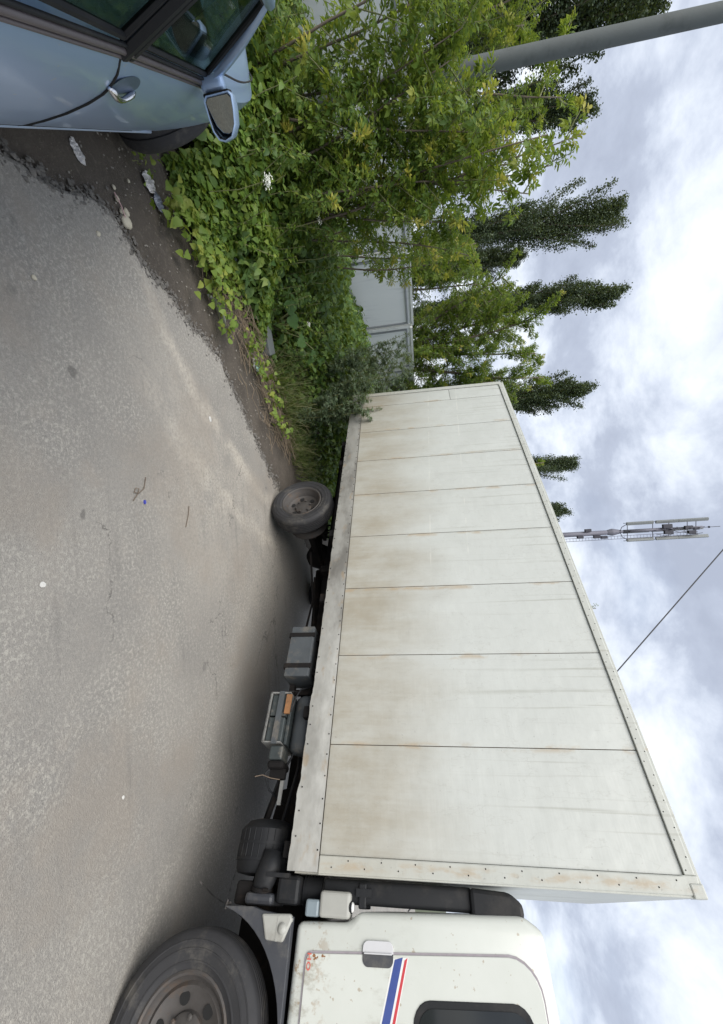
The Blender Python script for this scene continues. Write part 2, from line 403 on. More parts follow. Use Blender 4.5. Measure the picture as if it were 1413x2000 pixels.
def asphalt_mat():
    m, g = new_mat('worn_asphalt')
    co = g.n('ShaderNodeTexCoord').outputs['Object']
    x, y, z = g.xyz(co)
    big = g.noise(co, .9, 5, .6)
    mid = g.noise(g.map(co, loc=(3, 7, 0)), 4.2, 6, .65)
    worm = g.noise(co, 47, 7, .77, .3)
    fine = g.noise(co, 170, 4, .75)
    vor = g.n('ShaderNodeTexVoronoi', dict(feature='F1'), Vector=co, Scale=150.).outputs['Distance']
    c = g.mix(g.range(big, .3, .7), (.215, .204, .188), (.285, .267, .240))
    c = g.mix(g.math('MULTIPLY', g.range(worm, .46, .62, 0, .9), g.range(g.noise(g.map(co, loc=(5, 1, 0)), 1.6, 4), .35, .62, .3, 1.)), c, (.40, .38, .335))
    c = g.mix(g.range(g.noise(co, 75, 3, .6), .60, .70, 0, .5), c, (.125, .12, .115))
    c = g.mix(g.range(mid, .52, .72, 0, .45), c, (.30, .27, .235))
    c = g.mix(g.range(fine, .48, .75, 0, .55), c, (.43, .415, .375))
    c = g.mix(g.range(fine, .46, .25, 0, .55), c, (.10, .10, .10))
    # pale dust thrown up by tyres turning off the road: two arcs, plus a dusty fan by the rear wheel
    wob = g.math('MULTIPLY', g.math('SUBTRACT', g.noise(co, 2.6, 4), .5), .30)
    acc = None
    for cx, cy, rr, wid, s in ((-4.6, 6.1, 5.12, .10, .75), (-4.6, 6.1, 4.62, .075, .85), (-4.6, 6.1, 4.87, .16, .40), (-4.6, 6.1, 5.5, .5, .35)):
        d = g.n('ShaderNodeVectorMath', dict(operation='DISTANCE'), i0=co, i1=(cx, cy, 0)).outputs['Value']
        k = g.math('ABSOLUTE', g.math('SUBTRACT', g.math('ADD', d, wob), rr))
        k = g.math('MULTIPLY', g.range(k, wid * 2.2, 0), s)
        acc = k if acc is None else g.math('MAXIMUM', acc, k)
    fade = g.math('MULTIPLY', g.range(y, 2.1, 2.9), g.range(y, 5.6, 4.4))
    acc = g.math('MULTIPLY', acc, fade)
    acc = g.math('MULTIPLY', acc, g.range(g.noise(co, 30, 6, .75), .34, .60, .15, .9))
    acc = g.math('MULTIPLY', acc, g.range(g.noise(g.map(co, loc=(2, 8, 0)), 3.5, 4, .6), .32, .56, .45, 1))
    c = g.mix(acc, c, (.54, .49, .415))
    # brown silt lying along the truck
    sil = g.math('MULTIPLY', g.range(g.noise(g.map(co, loc=(9, 2, 0)), 1.1, 5, .6), .48, .66), .5)
    c = g.mix(sil, c, (.285, .25, .21))
    spots = g.range(g.noise(g.map(co, loc=(4, 4, 0)), 6.5, 2, .4), .735, .78, 0, .55)
    c = g.mix(spots, c, (.085, .08, .075))
    tm = g.noise(g.map(co, (1.1, 9, 1), rot=(0, 0, R(45))), 1.0, 4, .6)
    c = g.mix(g.range(tm, .56, .72, 0, .22), c, (.12, .115, .11))
    ck = g.n('ShaderNodeTexVoronoi', dict(feature='DISTANCE_TO_EDGE'), Vector=g.n('ShaderNodeVectorMath', dict(operation='MULTIPLY_ADD'), i0=g.noise(co, 3, 5, .65, 0, 1), i1=(.55, .55, 0), i2=co).outputs[0], Scale=.75).outputs['Distance']
    ckm = g.math('MULTIPLY', g.range(ck, .0045, .0008), g.range(g.noise(g.map(co, loc=(6, 6, 0)), .9, 3), .50, .60))
    c = g.mix(g.math('MULTIPLY', ckm, .65), c, (.075, .07, .065))
    oil = g.range(g.noise(g.map(co, loc=(1.3, 5.2, 0)), 2.3, 3, .5), .70, .77, 0, .6)
    c = g.mix(oil, c, (.07, .068, .066))
    h = g.math('ADD', g.math('MULTIPLY', vor, .8), g.math('ADD', fine, g.math('MULTIPLY', worm, .8)))
    nrm = g.bump(h, .55, .006)
    finish(g, Base_Color=c, Roughness=.88, Normal=nrm, Specular_IOR_Level=.3); return m
M['asphalt'] = asphalt_mat()

def soil_mat():
    m, g = new_mat('dark_soil')
    co = g.n('ShaderNodeTexCoord').outputs['Object']
    a = g.noise(co, 2.0, 7, .65); b = g.noise(co, 26, 6, .7)
    c = g.mix(a, (.050, .044, .039), (.175, .150, .124))
    c = g.mix(g.range(b, .5, .75, 0, .7), c, (.20, .175, .145))
    c = g.mix(g.range(g.noise(co, 90, 3, .6), .66, .72, 0, .8), c, (.30, .27, .2))
    finish(g, Base_Color=c, Roughness=.9, Normal=g.bump(g.math('ADD', b, g.noise(co, 110, 4, .7)), .8, .02), Specular_IOR_Level=.25); return m
M['soil'] = soil_mat()
M['meadow'] = simple('far_ground', (.075, .085, .045), .95, vary=.4, scale=.6, bump=.5, bscale=6)

# ------------------------------------------------------------------ ground and road
b = MB(); b.add([(-900, -900, -.16), (900, -900, -.16), (900, 1500, -.16), (-900, 1500, -.16)], [(0, 1, 2, 3)])
tag(b.build('ground', M['meadow']), 'dark rough land stretching away beyond the fence', kind='structure')

def soil_z(x, y): return -.045 + .030 * vnoise(x * 1.7, y * 1.7, 1) + .012 * vnoise(x * 6, y * 6, 4)
b = MB(); b.grid(lambda u, v: (lambda x, y: (x, y, soil_z(x, y)))(-12 + 26 * u, -5 + 28 * v), 150, 160)
tag(b.build('verge_soil', M['soil'], smooth=True), 'dark bare soil verge between the asphalt and the weeds', kind='structure')

EDGE = [(-2.6, -6), (-2.2, -2), (-1.75, 0), (-1.68, .9), (-1.72, 1.5), (-1.77, 1.73), (-1.85, 1.94), (-1.96, 2.16), (-1.975, 2.26), (-1.88, 2.46), (-1.79, 2.66), (-1.65, 3.17), (-1.55, 3.60),
        (-1.21, 3.98), (-.79, 4.46), (-.52, 4.73), (-.18, 5.24), (.6, 6.3), (2.4, 8.6), (6, 13), (14, 24)]
def dense(poly, step=.025, amp=.034):
    out = []
    for (x0, y0), (x1, y1) in zip(poly, poly[1:]):
        L = math.hypot(x1 - x0, y1 - y0); n = max(1, min(120, int(L / step)))
        for i in range(n):
            t = i / n; x, y = x0 + (x1 - x0) * t, y0 + (y1 - y0) * t
            a = amp * (vnoise(x * 5, y * 5, 2) * 1.6 + vnoise(x * 17, y * 17, 7) * .7)
            out.append((x + a * .8, y - a * .6))
    return out + [poly[-1]]
edge = dense(EDGE)
b = MB(); n = len(edge)
def road_z(x, y): return 0.0
top = [(x, y, .0) for x, y in edge]; lip = [(x + .03, y - .02, 0.) for x, y in edge]
far = [(30 + .0 * i, -6 + (y + 6) * .9, 0.) for i, (x, y) in enumerate(edge)]
low = [(x - .035, y + .02, -.09) for x, y in edge]
b.add(low + [(x, y, -.012) for x, y, z in top] + [(x + .03, y - .015, 0.) for x, y, z in top] + far,
      [(k * n + i, k * n + i + 1, (k + 1) * n + i + 1, (k + 1) * n + i) for k in range(3) for i in range(n - 1)])
tag(b.build('road', M['asphalt']), 'worn grey asphalt of the roadside parking strip with pale dust arcs', kind='structure')

# ------------------------------------------------------------------ truck
truck = empty('box_truck', (2.071, 2.265, 0), 'white rigid box lorry with dusty panelled body parked tail-first in the weeds', 'truck')
tx, ty, tz = Vector((.708, -.706, -.005)).normalized(), None, Vector((.0141, .0058, 1)).normalized()
ty = tz.cross(tx).normalized(); tz = tx.cross(ty)
truck.matrix_world = Matrix.Translation((2.071, 2.265, 0)) @ Matrix((tx, ty, tz)).transposed().to_4x4()
W = 2.3
Z0, ZB, ZT, Z1 = .849, 1.022, 3.012, 3.072
XR = -5.475
seams = [-.078, -.672, -1.320, -1.962, -2.595, -3.229, -3.845, -4.468, -5.115, -5.40]
# carcass behind the panels (dark, seen only in the seams)
MB().box(XR + .02, -.02, .012, W - .012, Z0 + .03, Z1 - .01).build('box_core', simple('seam_grime', (.085, .070, .050), .9), truck)
for i in range(9):
    x1, x0 = seams[i], seams[i + 1]
    g_ = .0026
    def pan(xa, xb, za, zb):
        ph = random.random() * 9
        bb = MB()
        def fn(u, v):
            x, z = xa + (xb - xa) * u, za + (zb - za) * v
            e = min(u, 1 - u, v, 1 - v)
            return (x, .0015 + .003 * vnoise(x * 2.2, z * 1.3, ph) * min(1, e * 8) + (.004 if e == 0 else 0), z)
        bb.grid(fn, 8, 14)
        return bb.build('panel', M['panel'], truck, smooth=True)
    if i < 8: pan(x0 + g_, x1 - g_, ZB + .002, ZT - .002)
    else: pan(x0 + g_, x1 - g_, ZB + .002, 2.297 - g_); pan(x0 + g_, x1 - g_, 2.297 + g_, ZT - .002)
    if i < 8:                     # the far side has plain panels
        MB().box(x0 + g_, x1 - g_, W - .012, W - .002, ZB, ZT).build('panel', M['panel'], truck)
# bottom skirt: dented, ragged edge
b = MB(); NS = 220
rag = [max(-.006, .004 * vnoise(i * .31, 3) + .004 * vnoise(i * 1.3, 8)) for i in range(NS + 1)]
def skirt(u, v):
    x = XR + (0 - XR) * u; i = int(round(u * NS))
    step = -.008 if x > -1.02 else 0
    step += -.006 if x > -.46 else 0
    zlo = Z0 + step + rag[i] + (.008 * math.exp(-((x + .45) / .03) ** 2))
    z = zlo + (ZB - .0015 - zlo) * v
    dent = .005 * vnoise(x * 3.1, z * 9, 5) + .0035 * vnoise(x * 9, z * 12, 2)
    bow = -.006 * math.sin(math.pi * v) * (1 if x > -1.6 else .5)
    e = min(v, 1 - v) * 4
    return (x, -.008 + (dent + bow) * min(1, e + .25), z)
b.grid(skirt, NS, 8)
b.build('skirt', M['skirt'], truck, smooth=True)
MB().box(XR, 0, .001, .012, Z0 + .02, ZB - .01).build('skirt_backing', M['chassis'], truck)
# top trim, corner posts, corner casting
b = MB(); b.prism([(-.010, ZT), (-.010, Z1 - .012), (.004, Z1 + .004), (.05, Z1 + .004), (.05, ZT), ], 'x', XR + .07, -.082)
b.build('top_trim', M['trim_top'], truck, bevel=.003)
b = MB(); b.prism([(-.078, ZB + .001), (-.078, ZT - .03), (-.082, ZT), (-.082, Z1 + .002), (0, Z1 - .012), (.004, ZB)], 'y', -.009, .06)
b.build('front_post', M['trim_top'], truck, bevel=.006)
b = MB(); b.rbox(-.005, .010, .0, .05, ZB, Z1 - .02, .005)
b.build('front_edge', M['trim_top'], truck)
b = MB(); b.prism([(XR + .07, ZB), (XR + .07, ZT - .02), (XR + .09, ZT), (XR + .07, Z1), (XR, Z1 - .03), (XR, ZB)], 'y', -.008, .06)
b.build('rear_post', M['trim_top'], truck, bevel=.006)
MB().box(XR + .01, -.01, -.004, W, Z1 - .008, Z1 + .010).build('roof', M['trim_top'], truck, bevel=.004)
MB().box(-.008, .006, .05, W, Z0 + .02, Z1).build('front_wall', M['trim_top'], truck)
b = MB(); b.box(XR - .03, XR + .012, .01, W / 2 - .004, Z0 + .06, Z1 - .04); b.build('rear_door', M['panel'], truck, bevel=.006)
b = MB(); b.box(XR - .03, XR + .012, W / 2 + .004, W - .01, Z0 + .06, Z1 - .04); b.build('rear_door', M['panel'], truck, bevel=.006)
b = MB(); b.rbox(-.05, .012, -.014, .06, Z1 - .055, Z1 + .012, .008); b.build('corner_cap', M['trim_top'], truck)
# rivets
b = MB()
def rivet(x, z, y=-.010, r=.0046):
    b.lathe([(r, .004), (r * .8, 0), (0.0005, -.003)], (x, y, z), 'y', 8)
k = 0
x = -.10
while x > XR + .1:
    rivet(x, ZT + .014); rivet(x - .055, ZT + .040)
    rivet(x, ZB - .014, -.013); 
    if random.random() < .8: rivet(x - .06, Z0 + .014, -.015)
    x -= .127
z = 1.1
while z < 2.98:
    rivet(-.058 if k % 2 else -.026, z); k += 1; z += .098
o = b.build('rivet', M['chassis'], truck, smooth=True); o['kind'] = 'stuff'

# chassis
for y0 in (.74, 1.48):
    b = MB(); b.prism([(y0, .58), (y0 + .07, .58), (y0 + .07, .595), (y0 + .012, .595), (y0 + .012, .765), (y0 + .07, .765), (y0 + .07, .78), (y0, .78)], 'x', -5.35, 1.7)
    b.build('frame_rail', M['chassis'], truck)
for xx in (-5.2, -4.3, -3.9, -2.7, -1.9, -.9, -.1):
    MB().box(xx - .04, xx + .04, .04, W - .04, .782, .872).build('cross_bearer', M['chassis'], truck, bevel=.004)
for xx in (-4.8, -2.2, -1.2, .6):
    MB().box(xx - .03, xx + .03, .80, 1.48, .62, .72).build('cross_member', M['chassis'], truck)
MB().tube([(-3.28, .25, .365), (-3.28, 2.05, .365)], .065, 12).build('rear_axle', M['chassis'], truck, smooth=True)
b = MB(); b.lathe([(.02, -.17), (.12, -.13), (.175, -.04), (.175, .04), (.12, .13), (.02, .17)], (-3.28, 1.15, .365), 'y', 20); b.build('differential', M['chassis'], truck, smooth=True)
MB().tube([(.66, .25, .33), (.66, 2.05, .33)], .05, 10).build('front_axle', M['chassis'], truck, smooth=True)
for y0 in (.62, 1.62):
    for kx in range(4):
        L = .62 - kx * .12; zc = .50 - kx * .016
        b = MB(); b.grid(lambda u, v: (-3.28 - L + 2 * L * u, y0 + .07 * v, zc + .10 * (2 * u - 1) ** 2 * (L / .62) ** 2), 12, 1)
        b.grid(lambda u, v: (-3.28 - L + 2 * L * u, y0 + .07 * v, zc + .013 + .10 * (2 * u - 1) ** 2 * (L / .62) ** 2), 12, 1)
        b.build('leaf_spring', M['chassis'], truck)
    b = MB()
    for dxx in (-.06, .06): b.tube([(-3.28 + dxx, y0 - .01, .30), (-3.28 + dxx, y0 - .01, .62)], .012, 6); b.tube([(-3.28 + dxx, y0 + .08, .30), (-3.28 + dxx, y0 + .08, .62)], .012, 6)
    b.box(-3.38, -3.18, y0 - .03, y0 + .10, .52, .56)
    b.build('spring_clamp', M['chassis'], truck)
    MB().prism([(-2.72, .78), (-2.60, .78), (-2.62, .57), (-2.70, .57)], 'y', y0 - .01, y0 + .08).build('spring_hanger', M['chassis'], truck, bevel=.004)
MB().tube([(-3.0, 1.13, .40), (-.4, 1.13, .55)], .045, 12).build('drive_shaft', M['chassis'], truck, smooth=True)
MB().tube([(-3.9, 1.9, .5), (-2.9, 1.75, .55), (-.9, 1.75, .5)], .05, 10).build('exhaust_pipe', M['chassis'], truck, smooth=True)
b = MB(); b.rbox(-2.5, -1.5, 1.75, 2.22, .36, .76, .07, 3); b.build('fuel_tank', M['chassis'], truck, smooth=True, angle=40)
MB().rbox(-1.35, -.5, 1.75, 2.2, .40, .78, .03).build('side_locker', M['chassis'], truck)
b = MB()
for q in ([(-2.60, .70, .49), (-1.9, .60, .60), (-1.6, .35, .66)], [(-2.9, .60, .42), (-2.2, .55, .56), (-1.55, .30, .60)]): b.tube(q, .012, 6)
b.build('air_hose', M['chassis'], truck)

def wheel(cx, cz, y0, y1, r, rr, parent, dish=.11, name='wheel', bare=False, mirror=False):
    """tyre and dished steel rim; y0 is the outer face"""
    w_ = empty(name, (0, 0, 0)); w_.parent = parent
    s = -1 if mirror else 1
    wd = abs(y1 - y0)
    def P(r_, t): return (r_, s * t)
    if not bare:
        h = r - rr
        prof = [(rr + .005, .025), (rr + .012, .006), (rr + h * .22, -.003), (rr + h * .23, -.0055), (rr + h * .27, -.0055), (rr + h * .28, -.0038), (rr + h * .50, -.0095), (rr + h * .51, -.0125), (rr + h * .55, -.0125), (rr + h * .56, -.0095), (rr + h * .70, -.006), (rr + h * .71, -.008), (rr + h * .735, -.008), (rr + h * .745, -.004), (rr + h * .80, 0), (rr + h * .93, .012), (r - .004, .022), (r, .036)]
        nr = 5; a = .040; bnd = wd - .040
        for k in range(nr):
            t0 = a + (bnd - a) * k / nr; t1 = a + (bnd - a) * (k + 1) / nr
            prof += [(r + .002, t0 + .002), (r + .002, t1 - .010), (r - .009, t1 - .008), (r - .009, t1 - .002)]
        prof += [(r, wd - .036), (r - .01, wd - .015), (rr + h * .55, wd + .01), (rr, wd - .02), (rr, .03)]
        bb = MB(); bb.lathe([P(a_, t_) for a_, t_ in prof], (cx, y0, cz), 'y', 56)
        t_o = bb.build('tyre', M['rubber'], w_, smooth=True, angle=38)
    prof = [(rr + .012, .012), (rr + .012, .004), (rr + .002, .0), (rr - .008, .008), (rr - .014, .03), (rr - .030, .05), (rr - .045, dish - .02), (rr - .075, dish), (.105, dish + .012), (.098, dish - .004), (.080, dish - .014), (.0, dish - .016)]
    bb = MB(); bb.lathe([P(a_, t_) for a_, t_ in prof], (cx, y0, cz), 'y', 40)
    bb.lathe([P(rr + .012, .012), P(rr - .03, .05), P(rr - .03, wd - .05), P(rr + .012, wd - .012), P(rr + .012, wd)], (cx, y0, cz), 'y', 40)
    rim = bb.build('rim', M['rim'], w_, smooth=True, angle=35)
    hme = nme = None
    for k in range(6):
        bb = MB(); hb = MB()
        a = 2 * math.pi * (k + .25) / 6; rad = rr - .088
        c = (cx + math.cos(a) * rad, y0 + s * (dish - .002), cz + math.sin(a) * rad)
        hb.lathe([P(.027, .0), P(.027, -.0035), P(.0005, -.003)], c, 'y', 14)
        a2 = a + math.pi / 6
        c = (cx + math.cos(a2) * .088, y0 + s * (dish - .01), cz + math.sin(a2) * .088)
        bb.lathe([P(.013, .0), P(.013, -.022), P(.0005, -.026)], c, 'y', 6)
        hb.build('hand_hole', M['gap'], w_); bb.build('wheel_nut', M['rim'], w_)
    return w_
wheel(-3.29, .367, .09, .30, .367, .225, truck, .115)
wheel(-3.29, .367, .335, .53, .367, .225, truck, .05, bare=True)
wheel(.66, .402, -.01, .21, .402, .235, truck, .06)
wheel(-3.29, .367, W - .09, W - .30, .367, .225, truck, .115, mirror=True)
wheel(.66, .402, W + .01, W - .21, .402, .235, truck, .06, mirror=True)
MB().box(-3.8, -2.75, .08, .12, .80, .83).build('mudguard_stay', M['chassis'], truck)

b = MB(); b.rbox(.15, 1.55, .82, 1.46, .30, .90, .05); b.build('engine', M['chassis'], truck)  # engine and gearbox added to close off the bright gap under the truck
b = MB(); b.lathe([(.05, -.45), (.14, -.42), (.19, -.1), (.26, .25), (.30, .30)], (-.15, 1.13, .50), 'x', 18); b.build('gearbox', M['chassis'], truck, smooth=True)
b = MB(); b.rbox(-2.0, -.4, 1.56, 1.74, .26, .76, .05); b.build('far_side_fill', M['chassis'], truck)  # unseen slab, added to keep the gap under the body dark
for (p_, r_) in (([(-2.5, .70, .70), (-1.7, .55, .74), (-1.1, .50, .66), (-.6, .40, .70), (-.2, .42, .62), (.1, .40, .66)], .012), ([(-1.65, .45, .84), (-1.1, .30, .80), (-.62, .18, .70), (-.50, .22, .62), (-.28, .35, .52)], .009), ([(-.58, .12, .60), (-.50, .10, .55), (-.42, .16, .58), (-.36, .30, .66)], .007), ([(-1.12, .14, .80), (-1.08, .09, .72), (-1.00, .05, .70), (-.9, .05, .685)], .006)):
    MB().tube(p_, r_, 7).build('hose', M['black_plastic'], truck, smooth=True)
b = MB()
for xx in (-1.52, -1.25): b.box(xx - .018, xx + .018, .022, .034, .568, .79); b.box(xx - .018, xx + .018, .034, .30, .562, .571)
b.build('tool_box_strap', M['chassis'], truck)
# grey tool box, battery tray, air cylinder, brackets
b = MB(); b.prism([(-1.60, .572), (-1.165, .572), (-1.165, .785), (-1.60, .785)], 'y', .035, .30, .012)
tb = b.build('tool_box', M['grey_box'], truck, label='blue-grey steel tool box hung under the body')
MB().rbox(-1.60, -1.165, .028, .045, .578, .778, .006).build('lid', M['grey_box'], tb)
b = MB(); b.box(-1.56, -1.50, .10, .13, .785, .87); b.box(-1.26, -1.20, .10, .13, .785, .87); b.build('bracket', M['chassis'], tb)
b = MB(); b.box(-1.15, -1.05, .16, .22, .60, .64); b.box(-1.12, -1.08, .20, .24, .60, .82); b.build('tray_bracket', M['chassis'], truck)
bt = empty('battery_tray', (0, 0, 0)); bt.parent = truck
MB().rbox(-1.03, -.875, .06, .42, .515, .640, .008).build('battery', M['green_grey'], bt)
MB().rbox(-.865, -.70, .06, .42, .515, .640, .008).build('battery', M['green_grey'], bt)
b = MB(); b.box(-1.045, -.69, .045, .06, .497, .512); b.box(-1.045, -1.034, .045, .40, .50, .66); b.box(-.697, -.688, .045, .40, .50, .64); b.box(-1.045, -.69, .045, .40, .497, .506); b.build('tray_frame', M['pale_metal'], bt)
MB().box(-1.05, -.68, .040, .056, .570, .612).build('strap', M['grey_box'], bt)
MB().box(-1.025, -.885, .036, .058, .632, .672).build('rusty_strip', M['rust'], bt)
MB().box(-1.04, -.69, .10, .40, .645, .668).build('battery_cover', M['green_grey'], bt, bevel=.004)
b = MB(); b.lathe([(.001, -.21), (.05, -.205), (.085, -.18), (.092, -.15), (.092, .15), (.085, .18), (.05, .205), (.001, .21)], (-.85, .20, .765), 'x', 24); b.build('air_cylinder', M['grey_box'], truck, smooth=True)
b = MB(); b.rbox(-.675, -.585, .06, .22, .565, .665, .012); b.build('valve_block', M['green_grey'], truck)
b = MB(); b.rbox(-.585, -.535, .07, .25, .560, .680, .02); b.box(-.54, -.48, .12, .16, .575, .69); b.build('valve_bracket', M['chassis'], truck, bevel=.003)
MB().box(-.47, -.33, .12, .13, .665, .690).build('pale_strip', M['pale_metal'], truck)
MB().tube([(-.52, .30, .62), (-.25, .28, .56), (-.20, .22, .57)], .018, 8).build('brake_pipe', M['chassis'], truck)
b = MB(); b.rbox(-.265, -.215, .20, .27, .53, .585, .012); b.build('pipe_end', simple('tan_plastic', (.30, .22, .13), .7), truck)
b = MB(); b.tube([(-.475, .12, .66), (-.478, .10, .60), (-.49, .07, .545), (-.475, .05, .50)], .003, 5); b.build('loose_wire', M['twig'], truck)
MB().tube([(-1.09, .17, .68), (-1.07, .10, .66), (-1.05, .06, .60), (-1.045, .05, .55)], .005, 6).build('battery_cable', M['gap'], truck)

# air cleaner, duct, elbow, bellows, snorkel
b = MB(); cx, cy, cz = -.11, .27, .600
b.lathe([(.001, -.150), (.10, -.150), (.140, -.138), (.172, -.105), (.176, -.10), (.180, -.095), (.180, -.03), (.184, -.03), (.184, -.015), (.180, -.015), (.180, .05), (.184, .05), (.184, .065), (.178, .065), (.172, .105), (.16, .125), (.10, .135), (.001, .135)], (cx, cy, cz), 'x', 36)
ac = b.build('air_cleaner', M['black_plastic'], truck, smooth=True, angle=30)
b = MB()
for a in range(-4, 14):
    t = math.radians(a * 14 + 150)
    b.tube([(cx - .092, cy + math.cos(t) * .181, cz + math.sin(t) * .181), (cx + .062, cy + math.cos(t) * .181, cz + math.sin(t) * .181)], .003, 4)
b.build('rib', M['black_plastic'], ac)
b = MB(); b.tube([(-.09, .11, .70), (-.02, .10, .695), (.04, .10, .675), (.085, .11, .66), (.12, .12, .66)], [.062, .068, .066, .056, .056], 18, flat=.8)
b.build('duct', M['black_plastic'], truck, smooth=True)
b = MB(); b.tube([(.078, .112, .662), (.096, .114, .66)], .063, 18); b.tube([(.088, .05, .69), (.088, .05, .72)], .008, 6); b.build('hose_clamp', M['chassis'], truck, smooth=True, angle=40)
b = MB(); b.rbox(.10, .155, .06, .34, .58, .755, .02); b.build('duct_plate', M['mud_grey'], truck)
b = MB(); b.rbox(.015, .145, .07, .33, .765, .905, .022); b.box(.01, .03, .04, .08, .70, .84); b.build('intake_elbow', M['black_plastic'], truck)
b = MB(); prof = [(.060, 0)]
for k in range(7): prof += [(.074, .008 + k * .018), (.060, .017 + k * .018)]
b.lathe(prof, (.075, .20, .905), 'z', 24); b.build('bellows', M['black_plastic'], truck, smooth=True)
b = MB(); b.tube([(.072, .20, 1.03), (.072, .20, 1.05)], .066, 16); b.build('hose_clamp', M['pale_metal'], truck)
b = MB(); b.rbox(.018, .125, .10, .30, 1.035, 1.90, .022, 3); b.build('snorkel_pipe', M['black_plastic'], truck, smooth=True, angle=40)
b = MB(); b.prism([(.020, 1.885), (.145, 1.885), (.152, 2.13), (.135, 2.165), (.075, 2.165), (.030, 2.10)], 'y', .07, .33, .02); b.build('snorkel_head', M['black_plastic'], truck)
b = MB(); b.rbox(.03, .14, .085, .32, 1.255, 1.300, .008); b.box(.055, .09, .082, .12, 1.24, 1.33); b.build('pipe_clip', M['black_plastic'], truck)

# mudguard with lamp housing, torn flap
b = MB()
arc = [(.66 + .50 * math.cos(R(a)), .40 + .50 * math.sin(R(a))) for a in range(168, 58, -6)]
outer = [(.165, .49), (.160, .66), (.172, .72), (.19, .90), (.9, .915)]
b.prism(outer + arc[::-1], 'y', .0, .055, 0)
b.build('mudguard', M['mud_grey'], truck, bevel=.008)
b = MB()
for a in range(160, 40, -8):
    p = [(.66 + .49 * math.cos(R(t)), .40 + .49 * math.sin(R(t))) for t in (a, a - 8)]
    b.add([(p[0][0], .05, p[0][1]), (p[1][0], .05, p[1][1]), (p[1][0], .40, p[1][1]), (p[0][0], .40, p[0][1])], [(0, 1, 2, 3)])
b.build('wheel_arch_liner', M['gap'], truck)
b = MB(); b.prism([(.185, .725), (.285, .765), (.290, .865), (.20, .905), (.178, .89)], 'y', -.012, .03, .010); lh = b.build('step_lamp_housing', M['light_grey'], truck)
b = MB(); b.lathe([(.026, .005), (.024, -.008), (.012, -.015), (.001, -.017)], (.238, -.012, .855), 'y', 20); b.build('knob', M['light_grey'], lh, smooth=True)
b = MB(); b.box(.19, .287, -.014, -.009, .822, .832); b.build('ridge', M['light_grey'], lh)
b = MB()
pts = [(.165, .06, .50), (.150, .05, .44), (.125, .03, .385), (.085, .01, .33), (.070, .0, .305)]
for (p, q), (w0, w1) in zip(zip(pts, pts[1:]), ((.05, .045), (.045, .03), (.03, .015), (.015, .003))):
    b.add([(p[0], p[1], p[2]), (p[0] + .012, p[1] + w0 * 2, p[2] + .008), (q[0] + .012, q[1] + w1 * 2, q[2] + .008), (q[0], q[1], q[2])], [(0, 1, 2, 3)])
    b.add([(p[0] - .004, p[1], p[2]), (p[0] + .008, p[1] + w0 * 2, p[2] + .008), (q[0] + .008, q[1] + w1 * 2, q[2] + .008), (q[0] - .004, q[1], q[2])], [(0, 1, 2, 3)])
b.build('torn_mudflap', M['rim'], truck)
b = MB(); b.tube([(.152, .02, .52), (.160, .03, .49)], .006, 6); b.tube([(.14, .02, .50), (.18, .02, .495)], .005, 6); b.build('flap_bolt', M['rim'], truck)
MB().rbox(.05, .16, .10, .40, .50, .62, .02).build('suspension_block', M['chassis'], truck)

# cab
cab = empty('cab', (0, 0, 0)); cab.parent = truck
YC0, YC1 = .045, 2.16
prof = [(.205, .918), (.195, 1.215), (.150, 1.262), (.118, 2.15), (.175, 2.245), (1.55, 2.265), (1.70, 2.20), (1.93, 1.45), (1.98, .75), (1.95, .45), (1.30, .45), (1.22, .62), (1.12, .918)]
b = MB(); b.prism(prof, 'y', YC0, YC1, .034, 3); b.build('body_shell', M['cab'], cab, smooth=True, angle=50)
def rrect(x0, x1, z0, z1, r, skew=0, n=5, corners=(1, 1, 1, 1)):
    out = []
    for (cx, cz, a0), on in zip(((x0 + r, z0 + r, 180), (x1 - r, z0 + r, 270), (x1 - r, z1 - r, 0), (x0 + r, z1 - r, 90)), corners):
        for k in range(n + 1):
            a = R(a0 + 90 * k / n); out.append((cx + r * math.cos(a) + 0, cz + r * math.sin(a)))
    return [(x + skew * (z - z0), z) for x, z in out]
SK = -.040
dposs = rrect(.322, 1.36, .992, 2.185, .03, SK)
dposs = dposs[:-6] + [(.322 + SK * (2.185 - .992) + .14 - .14 * math.sin(R(a)), 2.185 - .14 + .14 * math.cos(R(a))) for a in range(0, 91, 15)]
seal = [((x - .83) * 1.017 + .83, (z - 1.58) * 1.012 + 1.58) for x, z in dposs]
MB().prism(seal, 'y', YC0 - .004, YC0 + .02).build('door_seal', M['seal'], cab)
b = MB(); b.prism(dposs, 'y', YC0 - .009, YC0 + .015); door = b.build('door', M['cab'], cab, bevel=.003)
win = rrect(.47, 1.28, 1.58, 2.10, .07, SK)
winf = rrect(.445, 1.305, 1.555, 2.125, .085, SK)
MB().prism(winf, 'y', YC0 - .014, YC0 + .01).build('window_rubber', M['black_plastic'], cab, bevel=.003)
MB().prism(win, 'y', YC0 - .017, YC0 + .01).build('side_window', M['dark_glass'], cab)
b = MB()
cup = rrect(.257, .352, 1.297, 1.458, .028, SK * .5)
b.prism([(min(x, .300), z) for x, z in cup], 'y', YC0 - .013, YC0 + .01)
hd = b.build('door_handle', M['handle_cup'], cab, bevel=.004)
b = MB(); b.prism([(max(x, .301), z) for x, z in cup], 'y', YC0 - .0125, YC0 + .01); b.build('handle_recess', M['mud_grey'], cab)
b = MB(); b.prism([(.300, 1.304), (.306, 1.304), (.303, 1.452), (.297, 1.452)], 'y', YC0 - .020, YC0); b.build('handle_flap', M['handle_cup'], cab, bevel=.002)
b = MB(); b.prism([(.262, 1.29), (.345, 1.29), (.345, 1.285), (.262, 1.285)], 'y', YC0 - .011, YC0)
